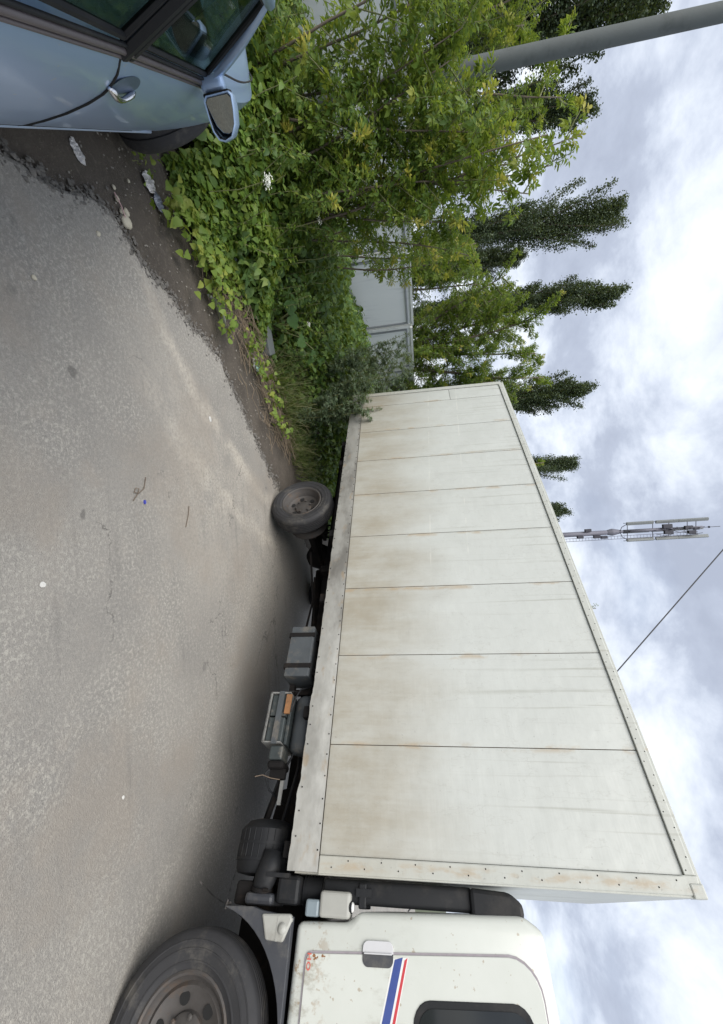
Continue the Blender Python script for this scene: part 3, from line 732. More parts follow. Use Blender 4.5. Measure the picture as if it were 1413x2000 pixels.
# slanting stripes
def stripe(name, za, zb, xa, xb, mat, yo, sl=-.30):
    MB().prism([(xa + .010, za - .0), (xb, za + sl * (xb - xa)), (xb, zb + sl * (xb - xa)), (xa, zb)], 'y', YC0 - yo, YC0).build(name, mat, cab)
stripe('stripe', 1.458, 1.538, .305, 1.30, M['decal_white'], .0095)
stripe('stripe', 1.466, 1.508, .307, 1.30, M['stripe_blue'], .0101)
stripe('stripe', 1.517, 1.533, .307, 1.30, M['stripe_red'], .0101)
# lettering on the door's lower rear corner
fc = bpy.data.curves.new('door_lettering', 'FONT'); fc.body = 'HO'; fc.size = .030; fc.extrude = .0004; fc.offset = .0006; fc.space_character = 1.15
fo = bpy.data.objects.new('door_lettering', fc); COL.objects.link(fo)
dg = bpy.context.evaluated_depsgraph_get(); me = bpy.data.meshes.new_from_object(fo.evaluated_get(dg)); bpy.data.objects.remove(fo)
me.materials.clear(); me.materials.append(M['letter_red'])
o = link('door_lettering', me, cab); o.rotation_euler = (R(90), 0, 0); o.location = (.318, YC0 - .0102, 1.000); o.scale = (1.35, 1, 1)
# rust bites along the door seam
b = MB()
for (x0, z0, s) in ((.329, 1.036, .007), (.337, 1.045, .006), (.327, 1.082, .006), (.342, 1.038, .004), (.328, 1.094, .004), (.333, 1.055, .004)):
    pl = [(x0 + s * math.cos(a) * (.7 + .5 * random.random()), z0 + s * 1.2 * math.sin(a) * (.7 + .5 * random.random())) for a in [i * .7 for i in range(9)]]
    b.prism(pl, 'y', YC0 - .0096, YC0 - .005)
o = b.build('rust_patch', M['rust'], cab); o['kind'] = 'stuff'
b = MB(); b.rbox(.072, .185, .05, .16, 1.035, 1.215, .018, 3); lt = b.build('tilt_latch_cover', M['light_grey'], cab)
MB().rbox(.112, .185, .052, .15, .955, 1.034, .012).build('latch_base', M['blue_grey'], cab)
b = MB(); b.lathe([(.022, 0), (.022, .012), (.016, .018), (.001, .019)], (.135, .075, 1.215), 'z', 18); b.build('reflector', M['decal_white'], cab, smooth=True)
b = MB(); b.lathe([(.026, -.006), (.026, .008)], (.135, .075, 1.215), 'z', 18); b.build('reflector_ring', M['black_plastic'], cab)
# cab front: windscreen, bumper, lights, mirror
b = MB(); b.prism([(1.725, 2.09), (1.925, 1.46), (1.945, 1.46), (1.745, 2.09)], 'y', .20, 2.0); b.build('windscreen', M['dark_glass'], cab)
MB().rbox(1.90, 2.06, .02, 2.19, .40, .72, .04, 3).build('bumper', M['light_grey'], cab)
MB().rbox(1.95, 1.99, .5, 1.7, .80, 1.25, .015).build('grille', M['black_plastic'], cab)
for yy in (.16, 1.80):
    b = MB(); b.lathe([(.001, .012), (.06, .010), (.085, 0), (.09, -.03)], (2.055, yy + .12, .57), 'x', 24); b.build('headlight', M['dark_glass'], cab, smooth=True)
b = MB(); b.rbox(1.50, 1.56, -.22, -.04, 1.55, 1.95, .03, 3); mr = b.build('side_mirror', M['black_plastic'], cab)
MB().rbox(1.497, 1.502, -.20, -.06, 1.58, 1.92, .002).build('mirror_glass', M['mirror'], cab)
b = MB(); b.tube([(1.55, -.10, 1.93), (1.6, .03, 2.0), (1.66, .10, 2.02)], .014, 8); b.tube([(1.55, -.10, 1.57), (1.62, .03, 1.52), (1.7, .10, 1.50)], .014, 8); b.build('mirror_arm', M['black_plastic'], cab)
b = MB(); b.rbox(.95, 1.25, .02, .30, .48, .56, .01); b.build('step', M['mud_grey'], cab)

# ------------------------------------------------------------------ car, nose in the bushes
car = empty('parked_car', (-1.727, 1.507, -.01), 'silver blue saloon car parked nose into the bushes, seen along its right side', 'car')
_cx = Vector((-.669, .743, 0)).normalized(); _cy = Vector((-_cx.y, _cx.x, 0))
car.matrix_world = Matrix.Translation((-1.727, 1.507, -.01)) @ Matrix((_cx, _cy, Vector((0, 0, 1)))).transposed().to_4x4()
YM = .87
def belt(x): return .925 - .045 * max(0, min(1, (x + .4) / .9)) - .10 * max(0, (x - .6)) * .8
def plan(x):            # how far the flank is drawn in towards nose and tail
    a = 0.
    if x > 1.0: a += .10 * (x - 1.0) ** 2 + .16 * max(0, (x - 1.75) / .4) ** 2.2
    if x < -1.6: a += .09 * (x + 1.6) ** 2
    return a
SEC = [(.20, .06), (.235, .012), (.30, .000), (.325, -.004), (.345, -.010), (.40, -.018), (.48, -.021), (.60, -.019), (.70, -.010), (.78, .002), (.85, .022), (.90, .042), (.93, .058)]
def side_y(x, z):
    bz = belt(x); zz = z + (.925 - bz) * max(0, min(1, (z - .4) / .5))
    for (z0, y0), (z1, y1) in zip(SEC, SEC[1:]):
        if zz <= z1:
            t = max(0, (zz - z0) / (z1 - z0)); return y0 + (y1 - y0) * t + plan(x)
    return SEC[-1][1] + (zz - .93) * 1.2 + plan(x)
WX = (1.30, -1.42)
def arch(x):
    h = 0
    for wx in WX:
        d = abs(x - wx)
        if d < .36: h = max(h, .29 + math.sqrt(.36 ** 2 - d * d))
    return h
XS = sorted(set([round(-2.45 + i * .05, 3) for i in range(92)] + [2.08, 2.12, 2.15]))
def hood(x):
    if x > .55: return .90 + .065 - .075 * (x - .55) - .16 * max(0, (x - 1.7) / .45) ** 2
    if x < -1.55: return 1.0 - .02 * (-1.55 - x)
    return .94
def section(x):
    a = arch(x); pts = [(YM, .20, 0), (.32, .20, 0)]
    if a: pts += [(.32, max(.2, a), 0), (.16, max(.2, a), 0)]
    else: pts += [(.20, .20, 0), (.14, .20, 0)]
    bz = belt(x)
    for i, (z, y) in enumerate(SEC):
        zz = .20 + (z - .20) * (bz - .20) / (.93 - .20)
        zz = max(zz, min(a, bz - .04) if a else 0)
        nose = 1 if x < 1.9 else 1 - .25 * ((x - 1.9) / .25) ** 2
        pts.append((side_y(x, zz), .2 + (zz - .2) * nose if not a else zz, 1))
    hz = hood(x)
    y0 = pts[-1][0]; z0 = pts[-1][1]
    for t in (.08, .22, .45, .72, 1.):
        s_ = 1 - (1 - t) ** 2.2
        pts.append((y0 + (YM - y0) * t, z0 + (hz - z0) * s_ if x > .55 or x < -1.55 else z0 + .005, 1))
    return [(x, p[0], p[1]) for p in pts]
secs = [section(x) for x in XS]; ns = len(secs[0])
b = MB()
vs = []
for s_ in secs: vs += s_ + [(p[0], 2 * YM - p[1], p[2]) for p in s_[-2:0:-1]]
L_ = ns + ns - 2
fs = [(i * L_ + k, i * L_ + (k + 1) % L_, (i + 1) * L_ + (k + 1) % L_, (i + 1) * L_ + k) for i in range(len(XS) - 1) for k in range(L_)]
fs += [tuple(range(L_)), tuple((len(XS) - 1) * L_ + k for k in range(L_))]
b.add(vs, fs)
b.build('body', M['car'], car, smooth=True, angle=32)
# doors, proud of the flank by a few millimetres
shut = [(.36, -.205), (.45, -.244), (.60, -.276), (.72, -.292), (.80, -.309), (.87, -.345), (.925, -.40)]
def shut_x(z):
    for (z0, x0), (z1, x1) in zip(shut, shut[1:]):
        if z <= z1: return x0 + (x1 - x0) * max(0, (z - z0) / (z1 - z0))
    return shut[-1][1]
def door_patch(xa, xb, name, off=.005):
    bb = MB()
    def fn(u, v):
        zb = .365; zt = .905; z = zb + (zt - zb) * v
        x = xa(z) + (xb(z) - xa(z)) * u
        zt2 = belt(x) + .004; z = zb + (zt2 - zb) * v
        e = 0 if (u in (0, 1) or v in (0,)) else off
        return (x, side_y(x, z) - e, z)
    bb.grid(fn, 24, 18)
    return bb.build(name, M['car'], car, smooth=True)
fd = door_patch(lambda z: shut_x(z) + .006, lambda z: .70 + .05 * z, 'front_door')
rd = door_patch(lambda z: -1.02 - .35 * max(0, z - .5), lambda z: shut_x(z) - .006, 'rear_door')
b = MB()
b.tube([(shut_x(z), side_y(shut_x(z), z) - .0012, z) for z in [.345 + .0195 * i for i in range(31)]], .0052, 6)
b.tube([(x, side_y(x, .352) - .001, .352) for x in [-1.0 + .085 * i for i in range(21)]], .0045, 6)
b.build('shut_line', M['gap'], car)
b = MB()
b.tube([(x, side_y(x, .318) - .003, .318) for x in [-1.0 + .1 * i for i in range(24)]], [.004] + [.011] * 22 + [.003], 8)
b.build('sill_moulding', M['car'], car, smooth=True)
# front fender / bonnet gaps
b = MB(); b.tube([(x, .115 + plan(x) + .02 * (x - .7), hood(x) - .022 - .012 * (x - .7)) for x in [.62 + .1 * i for i in range(14)]], .005, 6); b.build('bonnet_gap', M['gap'], car)
# handle: flat oval, body colour darkened for the recess shade, with chrome strap
hx, hz = -.235, .825
b = MB()
def ell(u, v):
    a = u * 2 * math.pi; r = v
    x, z = hx + .086 * r * math.cos(a), hz + .044 * r * math.sin(a) + .012
    return (x, side_y(x, z) - .0065 + .0005 * (1 - r), z)
b.grid(ell, 28, 3); hb_ = b.build('handle_cup', simple('handle_cup_shade', (.13, .175, .25), .35, .4), fd, smooth=True)
b = MB(); pts = []
for i in range(9):
    t = i / 8; x = hx - .092 + .184 * t; z = hz - .018 + .010 * math.cos(math.pi * 2 * t)
    pts.append((x, side_y(x, z) - .008 - .016 * math.sin(math.pi * t), z))
b.tube(pts, [.007, .013, .013, .012, .011, .011, .012, .013, .007], 12, flat=.8)
b.build('door_handle', M['chrome'], fd, smooth=True)
# greenhouse
def mir(p): return (p[0], 2 * YM - p[1], p[2])
A0, A1 = (.445, .052, .895), (.02, .165, 1.36)
B0, B1 = (-.395, .060, .930), (-.47, .185, 1.385)
C0, C1 = (-1.35, .075, .965), (-1.10, .20, 1.365)
D0, D1 = (-1.95, .25, 1.0), (-1.25, .26, 1.375)
b = MB()
def roof(u, v):
    x = .03 + (-1.30 - .03) * u; y = .165 + (2 * YM - .33) * v
    edge_ = 1.365 + .02 * math.sin(math.pi * u)
    return (x + .10 * math.sin(math.pi * v), y + .02 * math.sin(math.pi * u) * (1 if v < .5 else -1), edge_ + .065 * math.sin(math.pi * v) ** .7)
b.grid(roof, 14, 14)
b.grid(lambda u, v: (lambda p: (p[0], p[1], p[2] - .03))(roof(u, v)), 14, 14)
b.build('roof', M['car'], car, smooth=True)
def strip(p, q, w0, w1, n_, th=.02):
    pts = [Vector(p).lerp(Vector(q), i / n_) for i in range(n_ + 1)]
    return pts
for mm in (False, True):
    F = mir if mm else (lambda p: p)
    b = MB()
    # A pillar: a broad flat blade
    for p, q in ((A0, A1),):
        n_ = 10; vs = []
        for i in range(n_ + 1):
            t = i / n_; c = Vector(p).lerp(Vector(q), t) + Vector((0, -.012 * math.sin(math.pi * t), .018 * math.sin(math.pi * t)))
            wdt = .20 * (1 - t) ** 2 + .055
            vs += [F((c.x - .008, c.y - .004, c.z)), F((c.x + wdt * .45, c.y - .002 + .004, c.z + .004)), F((c.x + wdt, c.y + .035, c.z + .01)), F((c.x + wdt * .3, c.y + .045, c.z - .02))]
        b.add(vs, [(4 * i + k, 4 * i + (k + 1) % 4, 4 * i + 4 + (k + 1) % 4, 4 * i + 4 + k) for i in range(n_) for k in range(4)])
    b.tube([F(A1), F((-.25, .178, 1.385)), F(B1), F((-.85, .19, 1.385)), F(C1), F(D1)], .022, 8)
    b.tube([F(C1), F((-1.2, .16, 1.2)), F(C0)], [.03, .045, .06], 8)
    b.tube([F((C1[0] - .1, C1[1] + .05, C1[2])), F((-1.5, .19, 1.2)), F((-1.85, .15, 1.0))], [.03, .05, .05], 8)
    b.build('pillar', M['car'], car, smooth=True)
    b = MB(); b.tube([F(B0), F(B1)], .022, 6); b.tube([F((B0[0] + .05, B0[1] + .004, B0[2])), F((B1[0] + .05, B1[1] + .004, B1[2]))], .02, 6); b.build('door_pillar', M['black_plastic'], car)
    # belt moulding: two bands
    for k, (dz, dyo, r_, mt) in enumerate(((.0, -.002, .0065, M['car_trim']), (.019, .006, .011, M['car_trim']), (.036, .014, .007, M['black_plastic']))):
        b = MB(); b.tube([F((x, side_y(x, belt(x)) + dyo, belt(x) + .006 + dz)) for x in [-1.3 + .0875 * i for i in range(21)]], r_, 8)
        b.build('belt_moulding', mt, car, smooth=True)
    # window surround and panes
    W1 = [(.385, .082, .945), (.045, .175, 1.335), (-.40, .19, 1.365), (-.345, .085, .975)]
    W2 = [(-.445, .085, .98), (-.50, .19, 1.365), (-1.06, .205, 1.345), (-1.27, .10, 1.005)]
    for Q in (W1, W2):
        q = [Vector(F(p)) for p in Q]
        b = MB(); b.add(q + [p + Vector((0, .004 if not mm else -.004, 0)) for p in q], [(0, 1, 2, 3), (7, 6, 5, 4), (0, 4, 5, 1), (1, 5, 6, 2), (2, 6, 7, 3), (3, 7, 4, 0)])
        wn = b.build('side_window', M['glass'], car)
        b = MB(); b.tube([*q, q[0]], .012, 6); b.build('window_seal', M['black_plastic'], wn)
# windscreen and rear screen
b = MB()
def ws(u, v):
    p0 = Vector((.50, .11, .93)).lerp(Vector((.04, .20, 1.375)), u); p1 = Vector(mir(p0))
    p = p0.lerp(p1, v); p.x += .28 * math.sin(math.pi * v) * (1 - .6 * u); p.z += .05 * u * math.sin(math.pi * v) + .01 * (1 - u); return p
b.grid(ws, 8, 12); b.build('windscreen', M['glass'], car, smooth=True)
b = MB()
def rs(u, v):
    p0 = Vector((-1.93, .22, 1.0)).lerp(Vector((-1.26, .27, 1.385)), u); p = p0.lerp(Vector(mir(p0)), v)
    p.x -= .08 * math.sin(math.pi * v); p.z += .05 * u * math.sin(math.pi * v); return p
b.grid(rs, 6, 10); b.build('rear_window', M['glass'], car, smooth=True)
# interior
for yy in (.26, 1.0):
    b = MB(); b.rbox(-.62, -.48, yy, yy + .48, .60, 1.12, .05, 3); b.rbox(-.60, -.50, yy + .12, yy + .36, 1.15, 1.31, .04, 3); b.rbox(-.55, .0, yy, yy + .48, .55, .70, .05, 3)
    b.build('seat', M['interior'], car, smooth=True, angle=50)
b = MB(); b.rbox(-1.45, -1.32, .25, 1.5, .60, 1.10, .05, 3); b.build('rear_seat', M['interior'], car)
b = MB(); b.rbox(.25, .62, .15, 1.59, .80, .955, .05, 3); b.build('dashboard', M['interior'], car)
# mirror: housing, glass, foot
b = MB()
mo = [(-.002, .915), (-.06, .914), (-.112, .918), (-.145, .936), (-.154, .965), (-.142, 1.004), (-.10, 1.034), (-.05, 1.046), (-.002, 1.052), (.012, 1.04), (.012, .93)]
def ring(sc, x): cy_, cz_ = -.07, .98; return [(x, cy_ + (y - cy_) * sc, cz_ + (z - cz_) * sc) for y, z in mo]
rings = [ring(.90, .338), ring(.93, .330), ring(.97, .330), ring(1., .338), ring(1.0, .36), ring(.97, .40), ring(.86, .44), ring(.62, .47), ring(.2, .485)]
nn = len(mo); vs = [p for r_ in rings for p in r_]
fs = [(i * nn + k, i * nn + (k + 1) % nn, (i + 1) * nn + (k + 1) % nn, (i + 1) * nn + k) for i in range(len(rings) - 1) for k in range(nn)] + [tuple((len(rings) - 1) * nn + k for k in range(nn))]
b.add(vs, fs); mh = b.build('side_mirror', M['car'], car, smooth=True, angle=60)
b = MB(); r1, r0 = ring(.925, .337), ring(.85, .345); b.add(r1 + r0, [(k, (k + 1) % nn, nn + (k + 1) % nn, nn + k) for k in range(nn)]); b.build('mirror_bezel', M['gap'], mh)
b = MB(); r_ = [(x_ + (y_ + .07) * -.30 + (z_ - .98) * -.04, y_, z_) for x_, y_, z_ in ring(.87, .356)]; b.add(r_, [tuple(range(nn))]); b.build('mirror_glass', M['mirror'], mh)
b = MB(); b.rbox(.37, .45, .018, .085, .905, 1.015, .02, 3); b.build('mirror_foot', M['car'], mh, smooth=True, angle=60)
b = MB(); b.rbox(.345, .40, .004, .020, .915, 1.04, .006); b.build('mirror_gap', M['gap'], mh)  # dark strip drawn as the shaded gap between housing and foot
# wheels
def car_wheel(cx, steer, right=True):
    w_ = empty('wheel', (cx, .10 if right else 2 * YM - .10, .315)); w_.parent = car
    w_.rotation_euler = (0, 0, steer)
    s = 1 if right else -1
    prof = [(.20, .02), (.215, .0), (.25, -.008), (.285, .002), (.305, .022), (.315, .04), (.315, .085), (.306, .088), (.306, .095), (.315, .098), (.315, .15), (.305, .175), (.27, .19), (.20, .18)]
    bb = MB(); bb.lathe([(r_, s * (t_ - .10)) for r_, t_ in prof], (0, 0, 0), 'y', 40); bb.build('tyre', M['rubber'], w_, smooth=True, angle=40)
    bb = MB(); bb.lathe([(r_, s * (t_ - .10)) for r_, t_ in [(.215, .005), (.20, .005), (.19, .03), (.06, .02), (.05, .01), (.001, .01)]], (0, 0, 0), 'y', 32); bb.build('rim', M['rim'], w_, smooth=True)
car_wheel(WX[0], R(24)); car_wheel(WX[1], 0); car_wheel(WX[0], R(24), False); car_wheel(WX[1], 0, False)
b = MB()
b.rbox(-2.30, 2.0, .30, 1.44, .16, .25, .03); b.build('underbody', M['gap'], car)
b = MB(); b.rbox(2.04, 2.10, .30, .62, .60, .74, .03, 3); b.rbox(2.04, 2.10, 1.12, 1.44, .60, .74, .03, 3); b.build('headlight', M['dark_glass'], car)
for yy in (.16, 1.28):
    b = MB(); b.rbox(-2.48, -2.40, yy, yy + .30, .72, .88, .03, 3); b.build('tail_light', M['stripe_red'], car)

# ------------------------------------------------------------------ fence
FP, FD = Vector((-5.0, 12.0, 0)), Vector((.29, .957, 0)).normalized()
fence = empty('sheet_fence', FP, 'pale grey sheet metal fence with framed panels behind the weeds', 'fence')
fence.rotation_euler = (0, 0, math.atan2(FD.y, FD.x))
def fpanel(s0, s1, h):
    MB().box(s0 + .03, s1 - .03, -.010, .010, .05, h - .05).build('panel', M['fence'], fence)
    for zz in (h - .17, .25):
        MB().box(s0 + .05, s1 - .05, -.040, -.011, zz - .022, zz + .022).build('rail', M['fence_rail'], fence)
    for xs in (s0 + .055, s1 - .10): MB().box(xs, xs + .045, -.042, -.011, .25 + .023, h - .17 - .023).build('stile', M['fence_rail'], fence)
    MB().box(s0, s1, -.055, .02, h - .06, h).build('cap', M['fence_white'], fence)
sp = [-12.0, -9.2, -6.4, -3.6, -.55 + .0, 1.45, 4.2, 6.9, 9.6]
sp = [-11.2, -8.4, -5.6, -2.9, -.55 + -.0, 1.35, 3.9, 6.5, 9.2, 12.]
hs = [2.1, 2.1, 2.05, 2.0, 1.96, 1.945, 1.94, 1.94, 1.94]
for i in range(9): fpanel(sp[i] + .05, sp[i + 1] - .05, hs[i])
for i, s_ in enumerate(sp): MB().box(s_ - .05, s_ + .05, -.05, .05, -.1, (hs[min(i, 8)]) - .065).build('post', M['fence_white'], fence)

# ------------------------------------------------------------------ lamp post, mast, overhead cable
p = empty('concrete_pole', (-5.06, 4.85, -.1), 'grey round concrete utility pole standing behind the saplings at the car', 'utility pole')
b = MB(); b.lathe([(.098, 0), (.093, 2), (.086, 5), (.080, 8.2), (.001, 8.21)], (0, 0, 0), 'z', 28); b.build('shaft', M['concrete'], p, smooth=True, angle=50)
b = MB(); b.tube([(0, 0, 7.6), (.5, .1, 8.4), (1.4, .3, 8.6)], .03, 8); b.build('bracket_arm', M['mast_grey'], p, smooth=True)
b = MB(); b.rbox(1.3, 1.9, .2, .44, 8.53, 8.66, .04, 3); b.build('lamp_head', M['mast_grey'], p)

MX, MY = 3.95, 44.8
mast = empty('antenna_mast', (MX, MY, -.1), 'tall grey telecom mast with stacked antenna panels above the lorry roof', 'mast')
b = MB(); b.tube([(0, 0, 0), (0, 0, 17), (0, 0, 21.3)], [.42, .26, .24], 14); b.build('shaft', M['mast_grey'], mast, smooth=True)
b = MB(); b.lathe([(.24, 0), (.36, .45), (.36, .6), (.1, 1.7), (.1, 2.1)], (0, 0, 21.0), 'z', 14); b.build('cone_head', M['mast_grey'], mast, smooth=True)
b = MB(); b.tube([(0, 0, 22.6), (0, 0, 27.2)], .17, 10); b.tube([(0, 0, 27.2), (0, 0, 30.0)], .10, 8); b.build('upper_pole', M['mast_grey'], mast, smooth=True)
b = MB()
for xx in (.42, .72): b.tube([(xx, -.1, 0), (xx, -.1, 29.5)], .022, 4)
for k in range(95): b.tube([(.42, -.1, .3 + k * .31), (.72, -.1, .3 + k * .31)], .014, 4, cap=False)
b.build('ladder', M['mast_grey'], mast)
for zz in (23.0, 25.4, 26.9, 28.6, 29.4):
    b = MB(); b.tube([(-.72, -.1, zz), (.85, .1, zz)], .035, 6); b.tube([(0, -.6, zz + .05), (.1, .7, zz + .05)], .035, 6); b.build('mount_bar', M['dark_unit'], mast)
for (zz, h) in ((22.9, 2.55), (25.65, 2.1), (27.75, 2.75)):
    for (xx, yy, rz) in ((-.78, -.15, .5), (.92, .05, -.5), (.12, .75, 2.6)):
        b = MB(); b.rbox(-.16, .16, -.09, .09, 0, h, .03); o = b.build('antenna_panel', M['antenna_grey'], mast); o.location = (xx, yy, zz); o.rotation_euler = (0, 0, rz)
        b = MB(); b.tube([(0, .14, -.25), (0, .14, h + .1)], .03, 6); b.box(-.05, .05, .05, .16, .2, .35); b.box(-.05, .05, .05, .16, h - .35, h - .2); b.build('antenna_bracket', M['dark_unit'], o)
for (xx, zz, s_) in ((-.35, 18.8, .30), (.30, 18.0, .30), (.35, 19.6, .32), (.45, 20.3, .30), (-.30, 26.2, .42), (.30, 26.3, .40), (-.05, 28.2, .36), (.42, 28.5, .34), (.1, 29.0, .25)):
    b = MB(); b.rbox(xx - s_ / 2, xx + s_ / 2, -.40, -.12, zz, zz + s_ * 2.1, .04); b.build('radio_unit', M['dark_unit'], mast)
b = MB()
for k in range(7):
    x0 = random.uniform(-.3, .5); b.tube([(x0, -.3, 25.5 + k * .5), (x0 + .25, -.42, 26.3 + k * .45), (x0 + random.uniform(-.3, .3), -.3, 27.1 + k * .45)], .03, 5)
for xx in (-.78, .92):
    b.tube([(0, -.2, 22.2), (xx * .6, -.2, 22.4), (xx, -.15, 23.0)], .035, 5)
b.build('feeder_cable', M['dark_unit'], mast)
b = MB(); b.tube([(.05, 0, 29.8), (.05, 0, 31.6)], .03, 5); b.lathe([(.06, 0), (.12, .1), (.06, .2)], (.05, 0, 30.5), 'z', 8); b.build('lightning_rod', M['dark_unit'], mast)

b = MB()
c0, c1 = Vector((7.44, 18.56, 9.87)), Vector((3.68, 19.66, 14.07)); dvec = (c1 - c0)
b.tube([c0 + dvec * t for t in (-2.3, -1, -.4, 0, .5, 1, 1.6, 2.6, 5)], .026, 6)
tag(b.build('overhead_cable', M['cable']), 'black overhead cable slanting down behind the lorry roof', 'cable')

# ------------------------------------------------------------------ leaves
def leaflet(L, Wd, fold=.22, droop=.25, tip=1.0):
    """one leaf blade along +Y, folded on its midrib; returns verts, tris"""
    ys = [0, .22, .55, .82, 1.]; ws = [.04, .42, .5 * tip, .26, 0.]
    v, f = [], []
    for y, wd in zip(ys[:-1], ws[:-1]):
        z = -droop * L * y * y
        v += [(-wd * Wd, y * L, z + fold * wd * Wd), (0, y * L, z), (wd * Wd, y * L, z + fold * wd * Wd)]
    v.append((0, L, -droop * L))
    for i in range(3):
        a = i * 3
        f += [(a, a + 1, a + 4), (a, a + 4, a + 3), (a + 1, a + 2, a + 5), (a + 1, a + 5, a + 4)]
    f += [(9, 10, 12), (10, 11, 12)]
    return np.array(v), f
def leaf_lo(L, Wd, fold=.22, droop=.25):
    return np.array([(0, 0, 0), (-.5 * Wd, .45 * L, fold * .5 * Wd - droop * L * .2), (0, .5 * L, -droop * L * .25), (.5 * Wd, .45 * L, fold * .5 * Wd - droop * L * .2), (0, L, -droop * L)]), [(0, 2, 1), (0, 3, 2), (1, 2, 4), (2, 3, 4)]
def joinm(parts):
    V, F = [], []; b0 = 0
    for v, f in parts:
        V.append(v); F += [tuple(i + b0 for i in t) for t in f]; b0 += len(v)
    return np.concatenate(V), F
def xf(vf, rz=0, rx=0, ry=0, loc=(0, 0, 0), s=1):
    mt = Matrix.Translation(loc) @ Matrix.Rotation(rz, 4, 'Z') @ Matrix.Rotation(rx, 4, 'X') @ Matrix.Rotation(ry, 4, 'Y') @ Matrix.Scale(s, 4)
    a = np.array(mt); return vf[0] @ a[:3, :3].T + a[:3, 3], vf[1]
def pinnate(L, n_pairs, rng, wd=.36, leaflet=leaflet):
    """box elder leaf: a stalk with opposite leaflets and an end one"""
    parts = [(np.array([(-.002, 0, 0), (.002, 0, 0), (.0015, L * .62, -.02 * L), (-.0015, L * .62, -.02 * L)]), [(0, 1, 2), (0, 2, 3)])]
    for k in range(n_pairs):
        y = L * (.28 + .30 * k / max(1, n_pairs - 1)) if n_pairs > 1 else L * .42
        for sd in (-1, 1):
            l_ = L * (.50 - .06 * k) * rng.uniform(.85, 1.1)
            parts.append(xf(leaflet(l_, l_ * wd * 1.15, .25, rng.uniform(.15, .4)), rz=-sd * R(rng.uniform(48, 66)), rx=R(rng.uniform(-22, 4)), ry=sd * R(rng.uniform(-10, 20)), loc=(0, y, -.01)))
    l_ = L * .52
    parts.append(xf(leaflet(l_, l_ * wd * 1.3, .25, .3), rx=R(rng.uniform(-20, 0)), loc=(0, L * .60, -.02 * L)))
    return joinm(parts)
def lobed(L, rng):
    return joinm([xf(leaf_lo(L, L * .48, .2, .3)), xf(leaf_lo(L * .72, L * .36, .2, .3), rz=R(42), loc=(0, .05 * L, 0)), xf(leaf_lo(L * .72, L * .36, .2, .3), rz=R(-42), loc=(0, .05 * L, 0))])
def tri_mesh(name, V, F, mat):
    me = bpy.data.meshes.new(name)
    V = np.asarray(V, np.float32); F = np.asarray(F, np.int32)
    me.vertices.add(len(V)); me.vertices.foreach_set('co', V.ravel())
    me.loops.add(F.size); me.loops.foreach_set('vertex_index', F.ravel())
    me.polygons.add(len(F)); me.polygons.foreach_set('loop_start', np.arange(0, F.size, 3, dtype=np.int32))
    me.materials.append(mat); me.update(calc_edges=True); me.validate()
    return me
def frames(d, up_bias, rng, twist=.5):
    d = d / np.linalg.norm(d, axis=1, keepdims=True)
    n_ = np.tile(np.array([0., 0, 1.]), (len(d), 1)) * up_bias + rng.normal(0, twist, d.shape)
    n_ -= (n_ * d).sum(1, keepdims=True) * d; n_ /= np.linalg.norm(n_, axis=1, keepdims=True) + 1e-9
    s_ = np.cross(d, n_)
    return np.stack([s_, d, n_], 2)
def scatter(name, protos, pos, Fr, sc, mat, parent=None, rng=RNG):
    """many leaves as one mesh"""
    which = rng.integers(0, len(protos), len(pos)); VV, FF, b0 = [], [], 0
    for k, (v, f) in enumerate(protos):
        idx = np.where(which == k)[0]
        if not len(idx): continue
        P = np.einsum('nij,vj->nvi', Fr[idx] * sc[idx, None, None], v) + pos[idx, None, :]
        f = np.array(f)
        VV.append(P.reshape(-1, 3)); FF.append((f[None] + (np.arange(len(idx)) * len(v))[:, None, None]).reshape(-1, 3) + b0)
        b0 += len(idx) * len(v)
    return link(name, tri_mesh(name, np.concatenate(VV), np.concatenate(FF), mat), parent)
def leaf_objs(name, meshes, pos, Fr, sc, parent, rng=RNG):
    for i in range(len(pos)):
        o = bpy.data.objects.new(name, meshes[rng.integers(0, len(meshes))]); COL.objects.link(o); o.parent = parent
        a = Fr[i] * sc[i]
        o.matrix_local = Matrix(((*a[0], pos[i][0]), (*a[1], pos[i][1]), (*a[2], pos[i][2]), (0, 0, 0, 1)))

